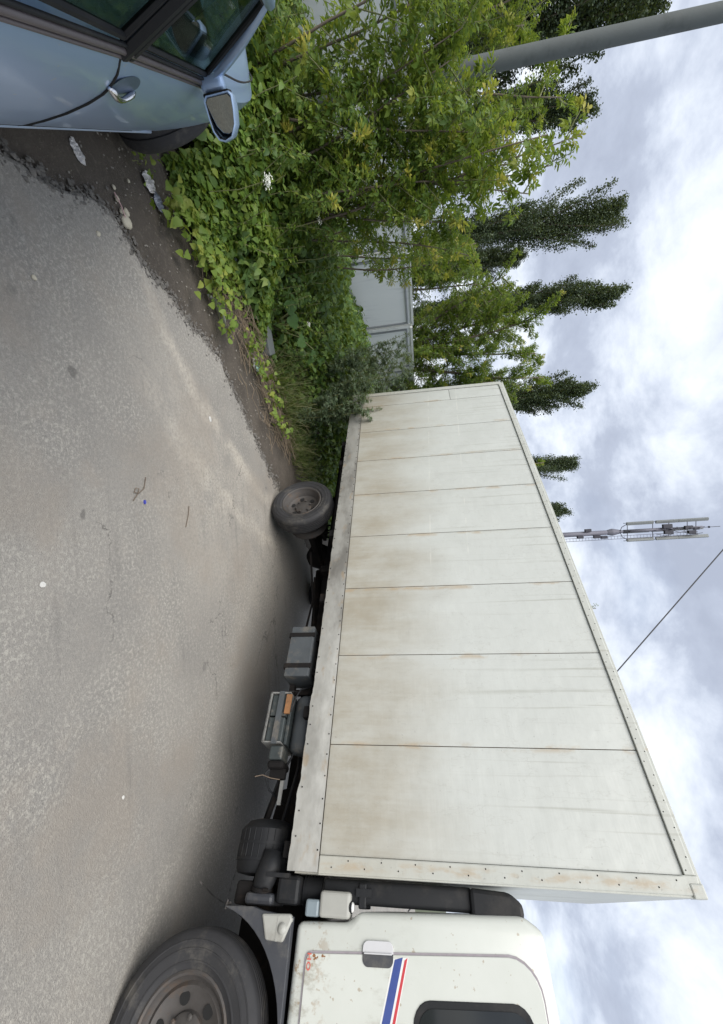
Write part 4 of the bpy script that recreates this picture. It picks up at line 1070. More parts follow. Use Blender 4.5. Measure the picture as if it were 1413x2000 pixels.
r0 = np.random.default_rng(3)
ELDER = [pinnate(.24, 2, r0), pinnate(.22, 1, r0), pinnate(.26, 2, r0), pinnate(.20, 1, r0, .42)]
r1_ = np.random.default_rng(4)
ELDER_LO = [pinnate(.24, 2, r1_, leaflet=leaf_lo), pinnate(.22, 1, r1_, leaflet=leaf_lo), pinnate(.26, 2, r1_, leaflet=leaf_lo), pinnate(.20, 1, r1_, .42, leaflet=leaf_lo)]
YOUNG_LO = [pinnate(.20, 2, r1_, .34, leaflet=leaf_lo), pinnate(.18, 1, r1_, .34, leaflet=leaf_lo)]
YOUNG = [pinnate(.20, 2, r0, .34), pinnate(.18, 1, r0, .34)]
def heart(L, Wd, fold=.2, droop=.3, seed=0):
    rg_ = np.random.default_rng(seed); ys = [0, .10, .32, .56, .80, 1.]; ws = [.16, .43, .52, .42, .20, 0.]; v, f = [], []
    for k_, (y, wd) in enumerate(zip(ys[:-1], ws[:-1])):
        z = -droop * L * y * y; a_, c_ = rg_.uniform(.86, 1.1, 2); back = -.06 if k_ == 0 else 0
        v += [(-wd * Wd * a_, (y + back) * L, z + fold * wd * Wd + rg_.normal(0, .002)), (0, y * L, z), (wd * Wd * c_, (y + back) * L, z + fold * wd * Wd + rg_.normal(0, .003))]
    v.append((.04 * L * rg_.normal(), L, -droop * L))
    for i in range(4):
        a = i * 3; f += [(a, a + 1, a + 4), (a, a + 4, a + 3), (a + 1, a + 2, a + 5), (a + 1, a + 5, a + 4)]
    f += [(12, 13, 15), (13, 14, 15)]
    return np.array(v), f
OVATE = [heart(.085, .080, .18, .3, 1), heart(.078, .066, .28, .12, 2), heart(.072, .070, .08, .45, 3), joinm([xf(heart(.070, .056, .2, .3, 4)), xf(heart(.055, .046, .2, .3, 5), rz=R(68)), xf(heart(.055, .046, .2, .3, 6), rz=R(-68))])]
NETTLE = [leaflet(.10, .058, .25, .45), lobed(.11, r0), leaflet(.085, .045, .2, .3), lobed(.085, r0)]
WORM = [joinm([xf(leaf_lo(.06, .013, .1, .2), rz=R(a)) for a in (0, 35, -35)]), joinm([xf(leaf_lo(.05, .011, .1, .1), rz=R(a)) for a in (0, 50, -50, 25)]), leaf_lo(.045, .022, .1, .3)]
ELDER_ME = [tri_mesh('elder_leaf', v, f, M['elder_leaf']) for v, f in ELDER]
YOUNG_ME = [tri_mesh('young_leaf', v, f, M['young_leaf']) for v, f in YOUNG]
OVATE_ME = [tri_mesh('creeper_leaf', v, f, M['creeper_obj']) for v, f in OVATE]

def curve_pts(p, d, L, n, rng, bend=.12, up=.0):
    out = [np.array(p, float)]; d = np.array(d, float); d /= np.linalg.norm(d)
    for i in range(n):
        d = d + rng.normal(0, bend, 3) + np.array([0, 0, up]); d /= np.linalg.norm(d)
        out.append(out[-1] + d * L / n)
    return out

def woody(name, base, label, cat, height, n_main, spread, n_br, br_len, seed, n_obj, leaf_sc=1., lpb=16, lean=(0, 0), group=None, young=.5, base_leaf=.15, rtrunk=.03, density=1.0, leafmat='elder_foliage'):
    """a bush or small tree of several ascending stems; leaves sit opposite on the twigs"""
    rng = np.random.default_rng(seed)
    root = empty(name, base, label, cat, group)
    tb, bb = MB(), MB(); P, D, S = [], [], []; YP, YD, YS = [], [], []
    for k in range(n_main):
        az = 2 * math.pi * k / n_main + rng.uniform(-.5, .5)
        sp_ = spread * rng.uniform(.5, 1.1)
        h = height * rng.uniform(.78, 1.0) if k else height
        d = np.array([math.cos(az) * sp_ + lean[0], math.sin(az) * sp_ + lean[1], 1.])
        pts = curve_pts((math.cos(az) * .05, math.sin(az) * .05, -.05), d, h * np.linalg.norm(d) * .98, 9, rng, .045, .02)
        tb.tube(pts, [rtrunk * (1 - .85 * i / 9) + .003 for i in range(10)], 7)
        segs = [(pts, .22, 1.0)]
        for j in range(n_br):
            t = base_leaf + (1 - base_leaf) * (j + rng.uniform(0, 1)) / n_br; i_ = min(8, int(t * 9)); o_ = pts[i_] + (pts[i_ + 1] - pts[i_]) * (t * 9 - i_)
            a2 = rng.uniform(0, 2 * math.pi); dd = np.array([math.cos(a2), math.sin(a2), rng.uniform(.35, 1.0)])
            L = br_len * (1.1 - .65 * t) * rng.uniform(.6, 1.15)
            bp = curve_pts(o_, dd, L, 5, rng, .10, .05)
            bb.tube(bp, [.35 * rtrunk * (1 - .8 * q / 5) + .0018 for q in range(6)], 5, cap=False)
            segs.append((bp, 0.1, 1.0))
        for q, (bp, t0, t1) in enumerate(segs):
            nn_ = int(lpb * density * (2.0 if q == 0 else 1.0)); bp = np.array(bp)
            for i in range(nn_):
                t = t0 + (t1 - t0) * (i + rng.uniform(0, 1)) / nn_
                if q == 0 and t < base_leaf: continue
                u = t * (len(bp) - 1); i_ = min(len(bp) - 2, int(u)); p_ = bp[i_] + (bp[i_ + 1] - bp[i_]) * (u - i_)
                ax = bp[i_ + 1] - bp[i_]; ax /= np.linalg.norm(ax)
                side = rng.normal(0, 1, 3); side -= side.dot(ax) * ax; side /= np.linalg.norm(side)
                P.append(p_); D.append(side * 1.0 + ax * .45 + np.array([0, 0, rng.uniform(-.45, .15)])); S.append(leaf_sc * rng.uniform(.6, 1.1) * (1.1 - .35 * t))
            if rng.uniform() < young:
                for i in range(6):
                    YP.append(bp[-1] - (bp[-1] - bp[-2]) * rng.uniform(0, .5)); YD.append((bp[-1] - bp[-2]) / np.linalg.norm(bp[-1] - bp[-2]) + rng.normal(0, .55, 3)); YS.append(leaf_sc * rng.uniform(.7, 1.2))
    tb.build('trunk', M['trunk'], root, smooth=True); bb.build('branch', M['stem'], root, smooth=True)
    P, D, S = map(np.array, (P, D, S)); Fr = frames(D, 1.0, rng, .35)
    if n_obj:
        # the leaves that show largest from the road
        wp = P + np.array(base); key = np.linalg.norm(wp - np.array([0, 0, CAM_H]), axis=1) / S
        od = np.argsort(key); near, rest = od[:n_obj], od[n_obj:]
        leaf_objs('leaf', ELDER_ME, P[near], Fr[near], S[near], root, rng)
    else: rest = np.arange(len(P))
    if len(rest):
        o = scatter('foliage', ELDER_LO, P[rest], Fr[rest], S[rest], M[leafmat], root, rng); o['kind'] = 'stuff'
    if YP:
        YP, YD, YS = map(np.array, (YP, YD, YS)); Fy = frames(YD, .8, rng, .4)
        if n_obj: leaf_objs('young_leaf', YOUNG_ME, YP[:60], Fy[:60], YS[:60], root, rng)
        else:
            o = scatter('young_foliage', YOUNG_LO, YP, Fy, YS, M['young_leaf'], root, rng); o['kind'] = 'stuff'
    return root

SAP = [  # x, y, height, label
    ((-4.15, 3.75), 3.0, 'young box elder in front of the concrete pole, left of the tallest saplings', 4, .20, (.0, .0)),
    ((-3.95, 4.15), 3.35, 'tall yellow-tipped young box elder just right of the concrete pole', 4, .16, (.02, .0)),
    ((-3.62, 4.25), 2.75, 'bushy young box elder in front of the car bonnet with yellow shoot tips', 4, .20, (.0, .02)),
    ((-3.55, 4.70), 3.85, 'slender young box elder with one bare whip reaching into the sky', 3, .13, (.06, -.05)),
    ((-3.75, 5.05), 2.8, 'loose young box elder whose crown hangs against the bright sky', 4, .17, (.05, .0)),
    ((-3.95, 5.85), 2.6, 'thin young box elder in front of the pale fence, below the tallest poplar', 3, .12, (.02, .02)),
]
for i, ((x, y), h, lab, nm_, sp_, ln) in enumerate(SAP):
    woody('box_elder_sapling', (x, y, -.04), lab, 'sapling', h, nm_, sp_, 15, .80 if i < 3 else .6, 100 + i, 290, .66 if i < 4 else .58, 36 if i < 3 else 20, lean=ln, group='box elder saplings growing by the car', young=.42, rtrunk=.015, base_leaf=[.12, .12, .12, .2, .42, .5][i], density=[.7, .85, 1.1, .75, .75, .6][i])
# trees beyond the fence and behind the lorry
woody('box_elder_tree', (-5.2, 13.9, -.1), 'broad box elder tree with slanting stems behind the fence, left of the lorry', 'tree', 6.6, 7, .20, 26, 1.8, 210, 0, .80, 78, lean=(-.05, 0), young=.3, rtrunk=.07, base_leaf=.10)
woody('box_elder_tree', (-3.7, 14.6, -.1), 'leafy box elder tree behind the fence at the rear corner of the lorry', 'tree', 5.4, 6, .20, 22, 1.6, 211, 0, .80, 72, young=.3, rtrunk=.06, base_leaf=.08)
woody('box_elder_tree', (-2.0, 13.3, -.1), 'low box elder tree showing its crown over the lorry roof by its rear end', 'tree', 4.75, 5, .2, 18, 1.3, 212, 0, .8, 60, young=.35, rtrunk=.05, base_leaf=.1)
woody('box_elder_tree', (-.9, 12.9, -.1), 'slim box elder whose bright tip pokes above the lorry roof between two poplars', 'tree', 5.95, 2, .06, 14, .6, 213, 0, .75, 20, young=.5, rtrunk=.04, base_leaf=.1)
woody('box_elder_tree', (2.15, 10.6, -.1), 'thin whip tree whose tiny sprig shows over the lorry roof right of the mast', 'tree', 6.0, 1, .0, 9, .5, 214, 0, .5, 9, young=0, rtrunk=.03, base_leaf=.3)
woody('box_elder_tree', (2.95, 10.5, -.1), 'thin whip tree behind the lorry with a small sprig near the overhead cable', 'tree', 6.4, 1, .0, 9, .5, 216, 0, .5, 9, young=0, rtrunk=.03, base_leaf=.3)
woody('box_elder_tree', (-6.6, 11.6, -.1), 'box elder bush behind the fence under the slimmer poplar', 'tree', 4.1, 6, .22, 18, 1.2, 217, 0, .8, 36, young=.3, rtrunk=.05, base_leaf=.08)
woody('box_elder_tree', (-7.6, 9.0, -.1), 'box elder tree behind the fence beyond the saplings', 'tree', 4.6, 6, .22, 20, 1.4, 218, 0, .8, 36, young=.3, rtrunk=.05, base_leaf=.08)
woody('box_elder_tree', (-9.2, 8.2, -.1), 'dark box elder tree beyond the concrete pole at the picture edge', 'tree', 5.6, 6, .22, 20, 1.6, 219, 0, .85, 36, young=.2, rtrunk=.05, base_leaf=.08)

# ------------------------------------------------------------------ poplars
POP_QUAD = [(np.array([(-.5, 0, .1), (0, -.55, 0), (.5, 0, .1), (0, .65, -.05)]), [(0, 1, 3), (1, 2, 3)])]
def poplar_mesh(seed, H, Rm, n_br, lpb, fork=False):
    rng = np.random.default_rng(seed)
    tb, bb = MB(), MB()
    tp = curve_pts((0, 0, 0), (0, 0, 1), H * .97, 10, rng, .012, .03); tb.tube(tp, [.34 * (1 - .93 * i / 10) + .02 for i in range(11)], 9)
    P, D, S = [], [], []
    for j in range(n_br):
        t = .06 + .90 * (j + rng.uniform(0, 1)) / n_br; i_ = min(9, int(t * 10)); o_ = np.array(tp[i_]) + (np.array(tp[i_ + 1]) - np.array(tp[i_])) * (t * 10 - i_)
        az = rng.uniform(0, 6.283); env = Rm * (math.sin(math.pi * min(1, t ** .85 * .88 + .12)) ** .9) * rng.uniform(.4, 1.2) + .12
        L = env * rng.uniform(2.2, 3.4); L = min(L, (H * 1.0 - o_[2]) * 1.03 + .4)
        tilt = math.asin(min(.6, env / max(L, .3) * .9))
        bp = np.array(curve_pts(o_, (math.cos(az) * math.sin(tilt), math.sin(az) * math.sin(tilt), math.cos(tilt)), L, 5, rng, .05, .07))
        bb.tube(bp, [.05 * (1 - .85 * q / 5) + .008 for q in range(6)], 4, cap=False)
        n_ = int(lpb * (.4 + .6 * L / (Rm * 2.4)))
        u = rng.uniform(.12, 1.02, n_) * 5; i_ = np.minimum(4, u.astype(int)); p_ = bp[i_] + (bp[i_ + 1] - bp[i_]) * (u - i_)[:, None]
        wd = (.30 * Rm / 2) * (1.25 - u / 6)[:, None]
        P.append(p_ + rng.normal(0, 1, (n_, 3)) * wd * np.array([1, 1, 1.2])); D.append(rng.normal(0, 1, (n_, 3))); S.append(rng.uniform(.075, .16, n_))
    P, D, S = np.concatenate(P), np.concatenate(D), np.concatenate(S); S = S * 1.0
    return tb, bb, P, frames(D, .8, rng, .7), S
POPV = []
for sd, H, Rm, nb, lb in ((31, 21.5, 2.5, 76, 900), (32, 22., 2.1, 70, 820), (33, 20., 2.2, 70, 820)):
    tb, bb, P, Fr, S = poplar_mesh(sd, H, Rm, nb, lb)
    root = empty('poplar_tree', (0, 0, 0))
    tb.build('trunk', M['trunk'], root, smooth=True); bb.build('limb', M['trunk'], root)
    o = scatter('crown', POP_QUAD, P, Fr, S, M['poplar'], root); o['kind'] = 'stuff'
    POPV.append((root, H))
def place_poplar(k, x, y, top, sxy, rz, label, first=[True] * 3):
    root, H = POPV[k]
    if first[k]: r_ = root; first[k] = False
    else:
        r_ = root.copy(); COL.objects.link(r_)
        for ch in root.children:
            c_ = ch.copy(); COL.objects.link(c_); c_.parent = r_
    r_.location = (x, y, -.15); r_.rotation_euler = (0, 0, rz); r_.scale = (sxy, sxy, (top + .15) / H)
    tag(r_, label, 'tree', 'row of poplars in the distance')
place_poplar(0, -24.3, 38.1, 21.9, 1.05, .3, 'tallest dark columnar poplar standing alone against the sky, left of the box elder crown')
place_poplar(1, -25.6, 44.2, 15.3, 1.0, 2.2, 'shorter slim poplar tight against the lower right flank of the tallest poplar')
place_poplar(1, -19.3, 40.7, 23.1, 1.15, 1.1, 'spiky poplar rising right behind the box elder crown')
place_poplar(2, -10.9, 43.7, 19.9, 1.15, .0, 'pointed poplar just above the rear top corner of the lorry')
place_poplar(0, -3.2, 44.9, 18.6, .80, 2.0, 'small poplar above the lorry roof, between the bright sprig and the smallest poplar')
place_poplar(2, .75, 45., 17.6, .85, 1.3, 'smallest poplar, its tip just clearing the lorry roof beside the mast')
place_poplar(2, -30.5, 33.1, 17.9, 1.05, 2.6, 'poplar with its tip above the yellow-tipped saplings')
place_poplar(1, -32.9, 30.8, 21.5, 1.3, 4.0, 'tall poplar beside the concrete pole at the picture edge')
place_poplar(0, -35.0, 28.2, 22.5, 1.1, 5.0, 'poplar at the picture edge, left of the concrete pole')

# ------------------------------------------------------------------ undergrowth on the verge
FRONT = [(-6.5, 2.6), (-4.6, 3.0), (-3.6, 2.95), (-2.95, 2.95), (-2.62, 3.15), (-2.45, 3.45), (-2.33, 3.85), (-2.25, 4.3), (-2.05, 4.75), (-1.75, 5.15), (-1.42, 5.5), (-1.05, 5.9), (-.5, 6.5), (.6, 7.8), (2.5, 10.5)]
def front_dist(x, y):
    """distance behind the front line of the weeds (negative in front)"""
    best = np.full(x.shape, 1e9); sgn = np.ones(x.shape)
    for (x0, y0), (x1, y1) in zip(FRONT, FRONT[1:]):
        dx_, dy_ = x1 - x0, y1 - y0; L2 = dx_ * dx_ + dy_ * dy_
        t = np.clip(((x - x0) * dx_ + (y - y0) * dy_) / L2, 0, 1)
        d = np.hypot(x - x0 - t * dx_, y - y0 - t * dy_); c = dx_ * (y - y0) - dy_ * (x - x0)
        m = d < best; best = np.where(m, d, best); sgn = np.where(m, np.sign(c), sgn)
    return best * sgn
def lump(x, y):
    return np.sin(x * 2.3 + 1.1 * np.sin(y * 1.7)) * .5 + np.sin(y * 3.1 + x * 1.3 + 2) * .3 + np.sin(x * 5.7 - y * 4.9) * .2
def weed_h(x, y):
    d = front_dist(x, y)
    h = .06 + .42 * np.clip(d / .45, 0, 1) ** .8 + .36 * np.clip((d - .4) / 1.2, 0, 1) - .12 * np.clip((d - 1.6) / 2.0, 0, 1)
    thin = np.clip((y - 4.1) / .8, 0, 1) * np.clip((1.1 - d) / .8, 0, 1)        # litter strip is nearly bare
    h = h * (1 + .34 * lump(x * 1.2, y * 1.2)) * (1 - .72 * thin)
    inshade = np.clip((y - 5.9 + .4 * x) / 1., 0, 1); 
    left = np.clip((-2.9 - x) / .6, 0, 1) * np.clip((4.6 - y) / .8, 0, 1)
    return h * (1 + .25 * left)
def incar(x, y):
    q = (x + 1.727) * _cx.x + (y - 1.507) * _cx.y; s_ = (x + 1.727) * _cy.x + (y - 1.507) * _cy.y
    return (q < 2.2) & (s_ > -.10) & (s_ < 1.8)
def underbox(x, y):
    q = (x - 2.071) * tx.x + (y - 2.265) * tx.y; s_ = (x - 2.071) * ty.x + (y - 2.265) * ty.y
    return (q > XR - .05) & (s_ > -.05) & (s_ < W + .05)
def weed_points(n, x0, x1, y0, y1, dmin, dmax, rng, seed=0):
    x = rng.uniform(x0, x1, n); y = rng.uniform(y0, y1, n); d = front_dist(x, y)
    keep = (d > dmin) & (d < dmax) & ~incar(x, y)
    fx = (x - FP.x) * FD.y - (y - FP.y) * FD.x
    keep &= fx > .05
    return x[keep], y[keep]
rng = np.random.default_rng(5)
def carpet(name, label, protos, mat, n, dmin, dmax, sc0, sc1, box=(-7.5, 1.5, 2.3, 13), hmul=1., topbias=.6, cond=None, hmax_box=.62):
    x, y = weed_points(n, *box, dmin, dmax, rng)
    if cond is not None: k = cond(x, y); x, y = x[k], y[k]
    h = np.maximum(.03, weed_h(x, y) * hmul)
    h = np.where(underbox(x, y), np.minimum(h, hmax_box), h)
    z = h * rng.uniform(0, 1, len(x)) ** topbias - .03
    az = rng.uniform(0, 6.283, len(x))
    D = np.stack([np.cos(az) - .25, np.sin(az) - .45, rng.uniform(-.7, .25, len(x))], 1)
    Fr = frames(D, 1.0, rng, .38)
    P = np.stack([x, y, z], 1)
    o = scatter(name, protos, P, Fr, rng.uniform(sc0, sc1, len(x)), mat, None, rng)
    return tag(o, label, 'ground cover', kind='stuff')
carpet('undergrowth', 'dense dark green mass of weeds between the verge and the fence', NETTLE, M['under'], 62000, .10, 9, .75, 1.5)
carpet('creeper_cover', 'bright yellow-green creeper leaves along the front of the weeds by the car', OVATE, M['creeper'], 40000, -.02, 1.5, .48, 1.08, box=(-5, -1.6, 2.6, 5.2), topbias=.45, cond=lambda x, y: (lump(x * 1.3 + 2, y * 1.3) > -.28) & (y < 4.6 + .4 * lump(x * 2, y * 2)))

# creeping runners spilling onto the soil, leaf by leaf
def runner(base, ang, L, n, label, sc=1.0, seed=0, width=.12):
    rg = np.random.default_rng(seed)
    root = empty('creeper_vine', (*base, -.03), label, 'creeper', 'creepers running out over the soil')
    pts = curve_pts((0, 0, .02), (math.cos(ang), math.sin(ang), 0), L, 8, rg, .22)
    pts = [np.array([p[0], p[1], .03 + .03 * abs(math.sin(i * 1.7))]) for i, p in enumerate(pts)]
    MB().tube(pts, .003, 5).build('stem', M['stem'], root)
    u = rg.uniform(0, 8, n); i_ = np.minimum(7, u.astype(int)); pa = np.array(pts); P = pa[i_] + (pa[i_ + 1] - pa[i_]) * (u - i_)[:, None]
    P += np.stack([rg.normal(0, width, n), rg.normal(0, width, n), rg.uniform(.0, .14, n)], 1)
    az = rg.uniform(0, 6.283, n); D = np.stack([np.cos(az) + .2, np.sin(az) - .5, rg.uniform(-.5, .2, n)], 1)
    leaf_objs('leaf', OVATE_ME, P, frames(D, 1., rg, .35), rg.uniform(.6, 1.15, n) * sc, root, rg)
runner((-2.62, 3.15), -.9, .45, 55, 'creeper patch at the soil edge beside the grey crumpled wrapper', 1.0, 1)
runner((-2.42, 3.22), 1.05, .80, 280, 'largest yellow-green creeper patch spilling out towards the asphalt', .95, 2, .15)
runner((-2.28, 3.45), 1.2, .55, 60, 'creeper running along the soil in front of the largest patch', .85, 3, .07)
runner((-2.02, 4.0), 1.1, .55, 45, 'small creeper on the soil beside the curved grey plastic strip', .8, 4, .07)
runner((-1.80, 4.38), 1.0, .40, 40, 'creeper sprig at the asphalt edge near the mint paper packet', .85, 5, .08)
runner((-1.55, 4.70), .6, .35, 45, 'creeper tuft between the dry grass and the asphalt edge', .85, 6, .09)
runner((-1.22, 4.95), .9, .25, 30, 'last creeper tuft before the rear wheel of the lorry', .8, 7, .07)
runner((-2.52, 2.58), -.6, .12, 16, 'tiny creeper sprig against the front tyre of the car', .55, 8, .05)

# stemmed weeds
def weed(base, h, label, protos, mat, n_leaf, seed, name='tall_weed', sc=1., n_st=3, spread=.25, group=None, stem='stem', lo=.2, br=0):
    rg = np.random.default_rng(seed); root = empty(name, (*base, -.05), label, 'weed', group)
    sb = MB(); P, D, S = [], [], []
    for k in range(n_st):
        a = rg.uniform(0, 6.283); s_ = spread * rg.uniform(.2, 1)
        pts = np.array(curve_pts((rg.normal(0, .05), rg.normal(0, .05), 0), (math.cos(a) * s_, math.sin(a) * s_, 1), h * rg.uniform(.75, 1.05), 7, rg, .07))
        sb.tube(pts, [.006 * (1 - .7 * i / 7) + .0012 for i in range(8)], 5, cap=False)
        lines = [pts]
        for j in range(br):
            i_ = rg.integers(3, 7); a2 = rg.uniform(0, 6.283)
            bp = np.array(curve_pts(pts[i_], (math.cos(a2), math.sin(a2), 1.0), h * .22 * rg.uniform(.5, 1.2), 4, rg, .1)); sb.tube(bp, .0017, 4, cap=False); lines.append(bp)
        for q, ln in enumerate(lines):
            n_ = n_leaf if q == 0 else n_leaf // 3
            u = rg.uniform(lo if q == 0 else .1, 1, n_) * (len(ln) - 1); i_ = np.minimum(len(ln) - 2, u.astype(int))
            P.append(ln[i_] + (ln[i_ + 1] - ln[i_]) * (u - i_)[:, None]); az = rg.uniform(0, 6.283, n_)
            D.append(np.stack([np.cos(az), np.sin(az), rg.uniform(-.3, .7, n_)], 1)); S.append(sc * rg.uniform(.6, 1.1, n_) * (1.15 - .5 * u / (len(ln) - 1)))
    sb.build('stem', M[stem], root)
    P, D, S = np.concatenate(P), np.concatenate(D), np.concatenate(S)
    o = scatter('foliage', protos, P, frames(D, 1., rg, .4), S, mat, root, rg); o['kind'] = 'stuff'
    return root
k = 0
WORMS = [((-2.75, 7.35), 1.7), ((-2.4, 7.3), 1.7), ((-2.55, 6.7), 1.45), ((-2.15, 6.75), 1.5), ((-1.95, 6.35), 1.35), ((-1.75, 6.15), 1.40), ((-2.3, 6.2), 1.05),
         ((-1.55, 5.85), 1.25), ((-1.40, 5.62), 1.28), ((-2.9, 8.2), 1.85), ((-2.4, 8.3), 1.8), ((-2.0, 7.6), 1.75), ((-1.7, 6.9), 1.5)]
for (p_, h) in WORMS:
    weed(p_, h * 1.12, 'grey-green wormwood stalks between the fence and the rear of the lorry', WORM, M['worm'], 105, 300 + k, 'wormwood', 1.5, 4, .22, 'wormwood clumps by the rear of the lorry', br=5, lo=.15); k += 1
for (p_, h, sc) in [((-3.05, 3.75), .95, 1.2), ((-3.3, 4.3), 1.1, 1.2), ((-2.9, 4.35), .85, 1.1), ((-3.0, 5.0), 1.0, 1.2), ((-3.5, 5.4), 1.2, 1.2), ((-2.75, 5.3), .85, 1.1), ((-3.1, 6.1), 1.0, 1.1), ((-2.6, 4.75), .7, 1.0), ((-3.9, 6.3), .95, 1.1), ((-3.5, 6.6), .8, 1.),
                 ((-4.2, 7.1), .9, 1.1), ((-2.75, 3.6), .75, 1.0), ((-4.5, 6.2), 1.1, 1.2), ((-3.3, 3.45), .95, 1.2), ((-2.5, 5.7), .8, 1.1), ((-2.2, 5.3), .6, 1.), ((-4.3, 5.3), 1.4, 1.3), ((-3.7, 3.5), 1.1, 1.3), ((-4.3, 3.3), 1.2, 1.3), ((-4.8, 4.2), 1.5, 1.3), ((-5.2, 3.6), 1.6, 1.3)]:
    weed(p_, h, 'leafy green weed among the creepers in front of the saplings' if p_[1] < 4 else 'leafy green weed growing close to the pale fence' if p_[1] > 6 else 'leafy green weed standing up out of the undergrowth', NETTLE, M['under'] if k % 3 else M['creeper'], 34, 300 + k, 'tall_weed', sc, 4, .3, 'leafy weeds in the undergrowth'); k += 1
# burdock with big separate leaves
bd = empty('burdock', (-2.55, 5.15, -.04), 'burdock with broad dark leaves in the middle of the weeds, beside a white flower', 'weed')
rg = np.random.default_rng(9)
def big_leaf(L):
    v, f = [], []
    n_ = 9
    for i in range(n_):
        t = i / (n_ - 1); wd = L * .42 * math.sin(math.pi * min(1, t * .92 + .10)) ** .75 * (1 if t < .99 else .1)
        for s_ in (-1, -.5, 0, .5, 1): v.append((s_ * wd + rg.normal(0, .004), t * L, -.30 * L * t * t + .10 * abs(s_) * wd + .012 * math.sin(t * 17 + s_ * 3)))
    for i in range(n_ - 1):
        for j in range(4):
            a = i * 5 + j; f += [(a, a + 1, a + 6), (a, a + 6, a + 5)]
    return np.array(v), f
bm_ = [tri_mesh('burdock_leaf', *big_leaf(L), M['burdock']) for L in (.27, .23, .20)]
P, D = [], []
for i in range(11):
    a = i * 2.4; rr_ = .12 + .12 * (i % 3); P.append((rr_ * math.cos(a), rr_ * math.sin(a), .20 + .38 * ((i * .37) % 1))); D.append((math.cos(a), math.sin(a) - .3, -.25 + .2 * (i % 2)))
P, D = np.array(P), np.array(D)
leaf_objs('leaf', bm_, P, frames(D, 1., rg, .2), rg.uniform(.8, 1.1, 11), bd, rg)
b = MB()
for p_ in P: b.tube([(0, 0, 0), (p_[0] * .5, p_[1] * .5, p_[2] * .7), p_], .006, 5, cap=False)
b.build('stem', M['stem'], bd)

# grass tufts and the dead thatch
def tuft(base, n, h, mat, label, seed, spread=.16, name='grass_tuft', lean=(0, 0), group='grass tufts by the rear wheel'):
    rg = np.random.default_rng(seed); V, F = [], []
    for i in range(n):
        a = rg.uniform(0, 6.283); r_ = spread * math.sqrt(rg.uniform()); p0 = np.array([r_ * math.cos(a), r_ * math.sin(a), 0]); L = h * rg.uniform(.5, 1.1)
        dv = np.array([math.cos(a) * .35 + lean[0] + rg.normal(0, .25), math.sin(a) * .35 + lean[1] + rg.normal(0, .25), 1.]); wv = np.array([-math.sin(a + 1), math.cos(a + 1), 0]) * .0055
        b0 = len(V); p_ = p0
        for q in range(5):
            w_ = wv * (1 - q / 4.2); V += [p_ - w_, p_ + w_]
            p_ = p_ + dv / np.linalg.norm(dv) * L / 4; dv = dv + np.array([0, 0, -.42 * (q + .5)]) * rg.uniform(.3, 1.2)
        for q in range(4): F += [(b0 + 2 * q, b0 + 2 * q + 1, b0 + 2 * q + 3), (b0 + 2 * q, b0 + 2 * q + 3, b0 + 2 * q + 2)]
    root = link(name, tri_mesh(name, V, F, mat), None, (*base, -.04))
    return tag(root, label, 'grass', group)
T = 'long drooping grass tuft between the litter and the rear of the lorry'
for i, (p_, n_, h) in enumerate([((-1.85, 5.15), 130, .55), ((-1.65, 5.35), 150, .6), ((-1.95, 5.5), 130, .6), ((-1.5, 5.55), 120, .5), ((-1.35, 5.45), 90, .42), ((-1.75, 5.75), 140, .65), ((-2.1, 5.8), 110, .6), ((-1.15, 5.65), 110, .40), ((-.95, 5.75), 110, .42), ((-.75, 5.9), 120, .45), ((-1.2, 6.0), 120, .5), ((-.5, 6.2), 110, .45), ((-.9, 6.4), 120, .5)]):
    tuft(p_, int(n_ * .55), h * 1.2, M['grass'], T if p_[0] < -1.25 else 'short grass tuft in the shade just behind the rear wheel', 500 + i, .18, lean=(.1, -.35))
b = MB(); rg = np.random.default_rng(77)
for i in range(650):
    x = rg.uniform(-2.55, -1.0); y = 4.12 + (x + 2.3) * .95 + rg.normal(0, .34); a = rg.normal(.9, .7); L = rg.uniform(.08, .34); z = rg.uniform(-.03, .06)
    b.tube([(x, y, z), (x + math.cos(a) * L * .5, y + math.sin(a) * L * .5, z + rg.uniform(0, .04)), (x + math.cos(a) * L, y + math.sin(a) * L, z + rg.uniform(-.02, .05))], rg.uniform(.0012, .0035), 4, cap=False)
tag(b.build('dead_stalks', M['straw'], fix=False), 'dry brown stalks and twigs lying on the soil strip in front of the weeds', 'dry stalks', kind='stuff')

# flowers
def umbel(loc, r_, label, n_=60, seed=0, st=.5):
    rg = np.random.default_rng(seed); root = empty('white_flower', loc, label, 'flower')
    MB().tube([(0, 0, -st), (.02, .01, -st * .5), (0, 0, 0)], .003, 5).build('stem', M['stem'], root)
    b = MB()
    for i in range(n_):
        p_ = rg.normal(0, 1, 3); p_ = p_ / np.linalg.norm(p_) * r_ * rg.uniform(.3, 1) * np.array([1, .7, .6]); s_ = rg.uniform(.006, .011)
        b.add([p_ + (-s_, 0, 0), p_ + (0, -s_, .003), p_ + (s_, 0, 0), p_ + (0, s_, .003)], [(0, 1, 2, 3)])
    o = b.build('flower_head', M['white_flower'], root); o['kind'] = 'stuff'
umbel((-2.72, 3.13, .74), .075, 'large white flower cluster in the creepers beside the car mirror', 90, 1)
umbel((-3.05, 4.1, .95), .05, 'small white flower spray in the weeds under the saplings', 30, 2)
umbel((-2.40, 4.93, .56), .038, 'single white bindweed flower on the burdock leaves', 40, 3, .3)
umbel((-3.1, 4.75, 1.02), .04, 'tiny white blossoms half hidden among the dark weeds', 22, 4)

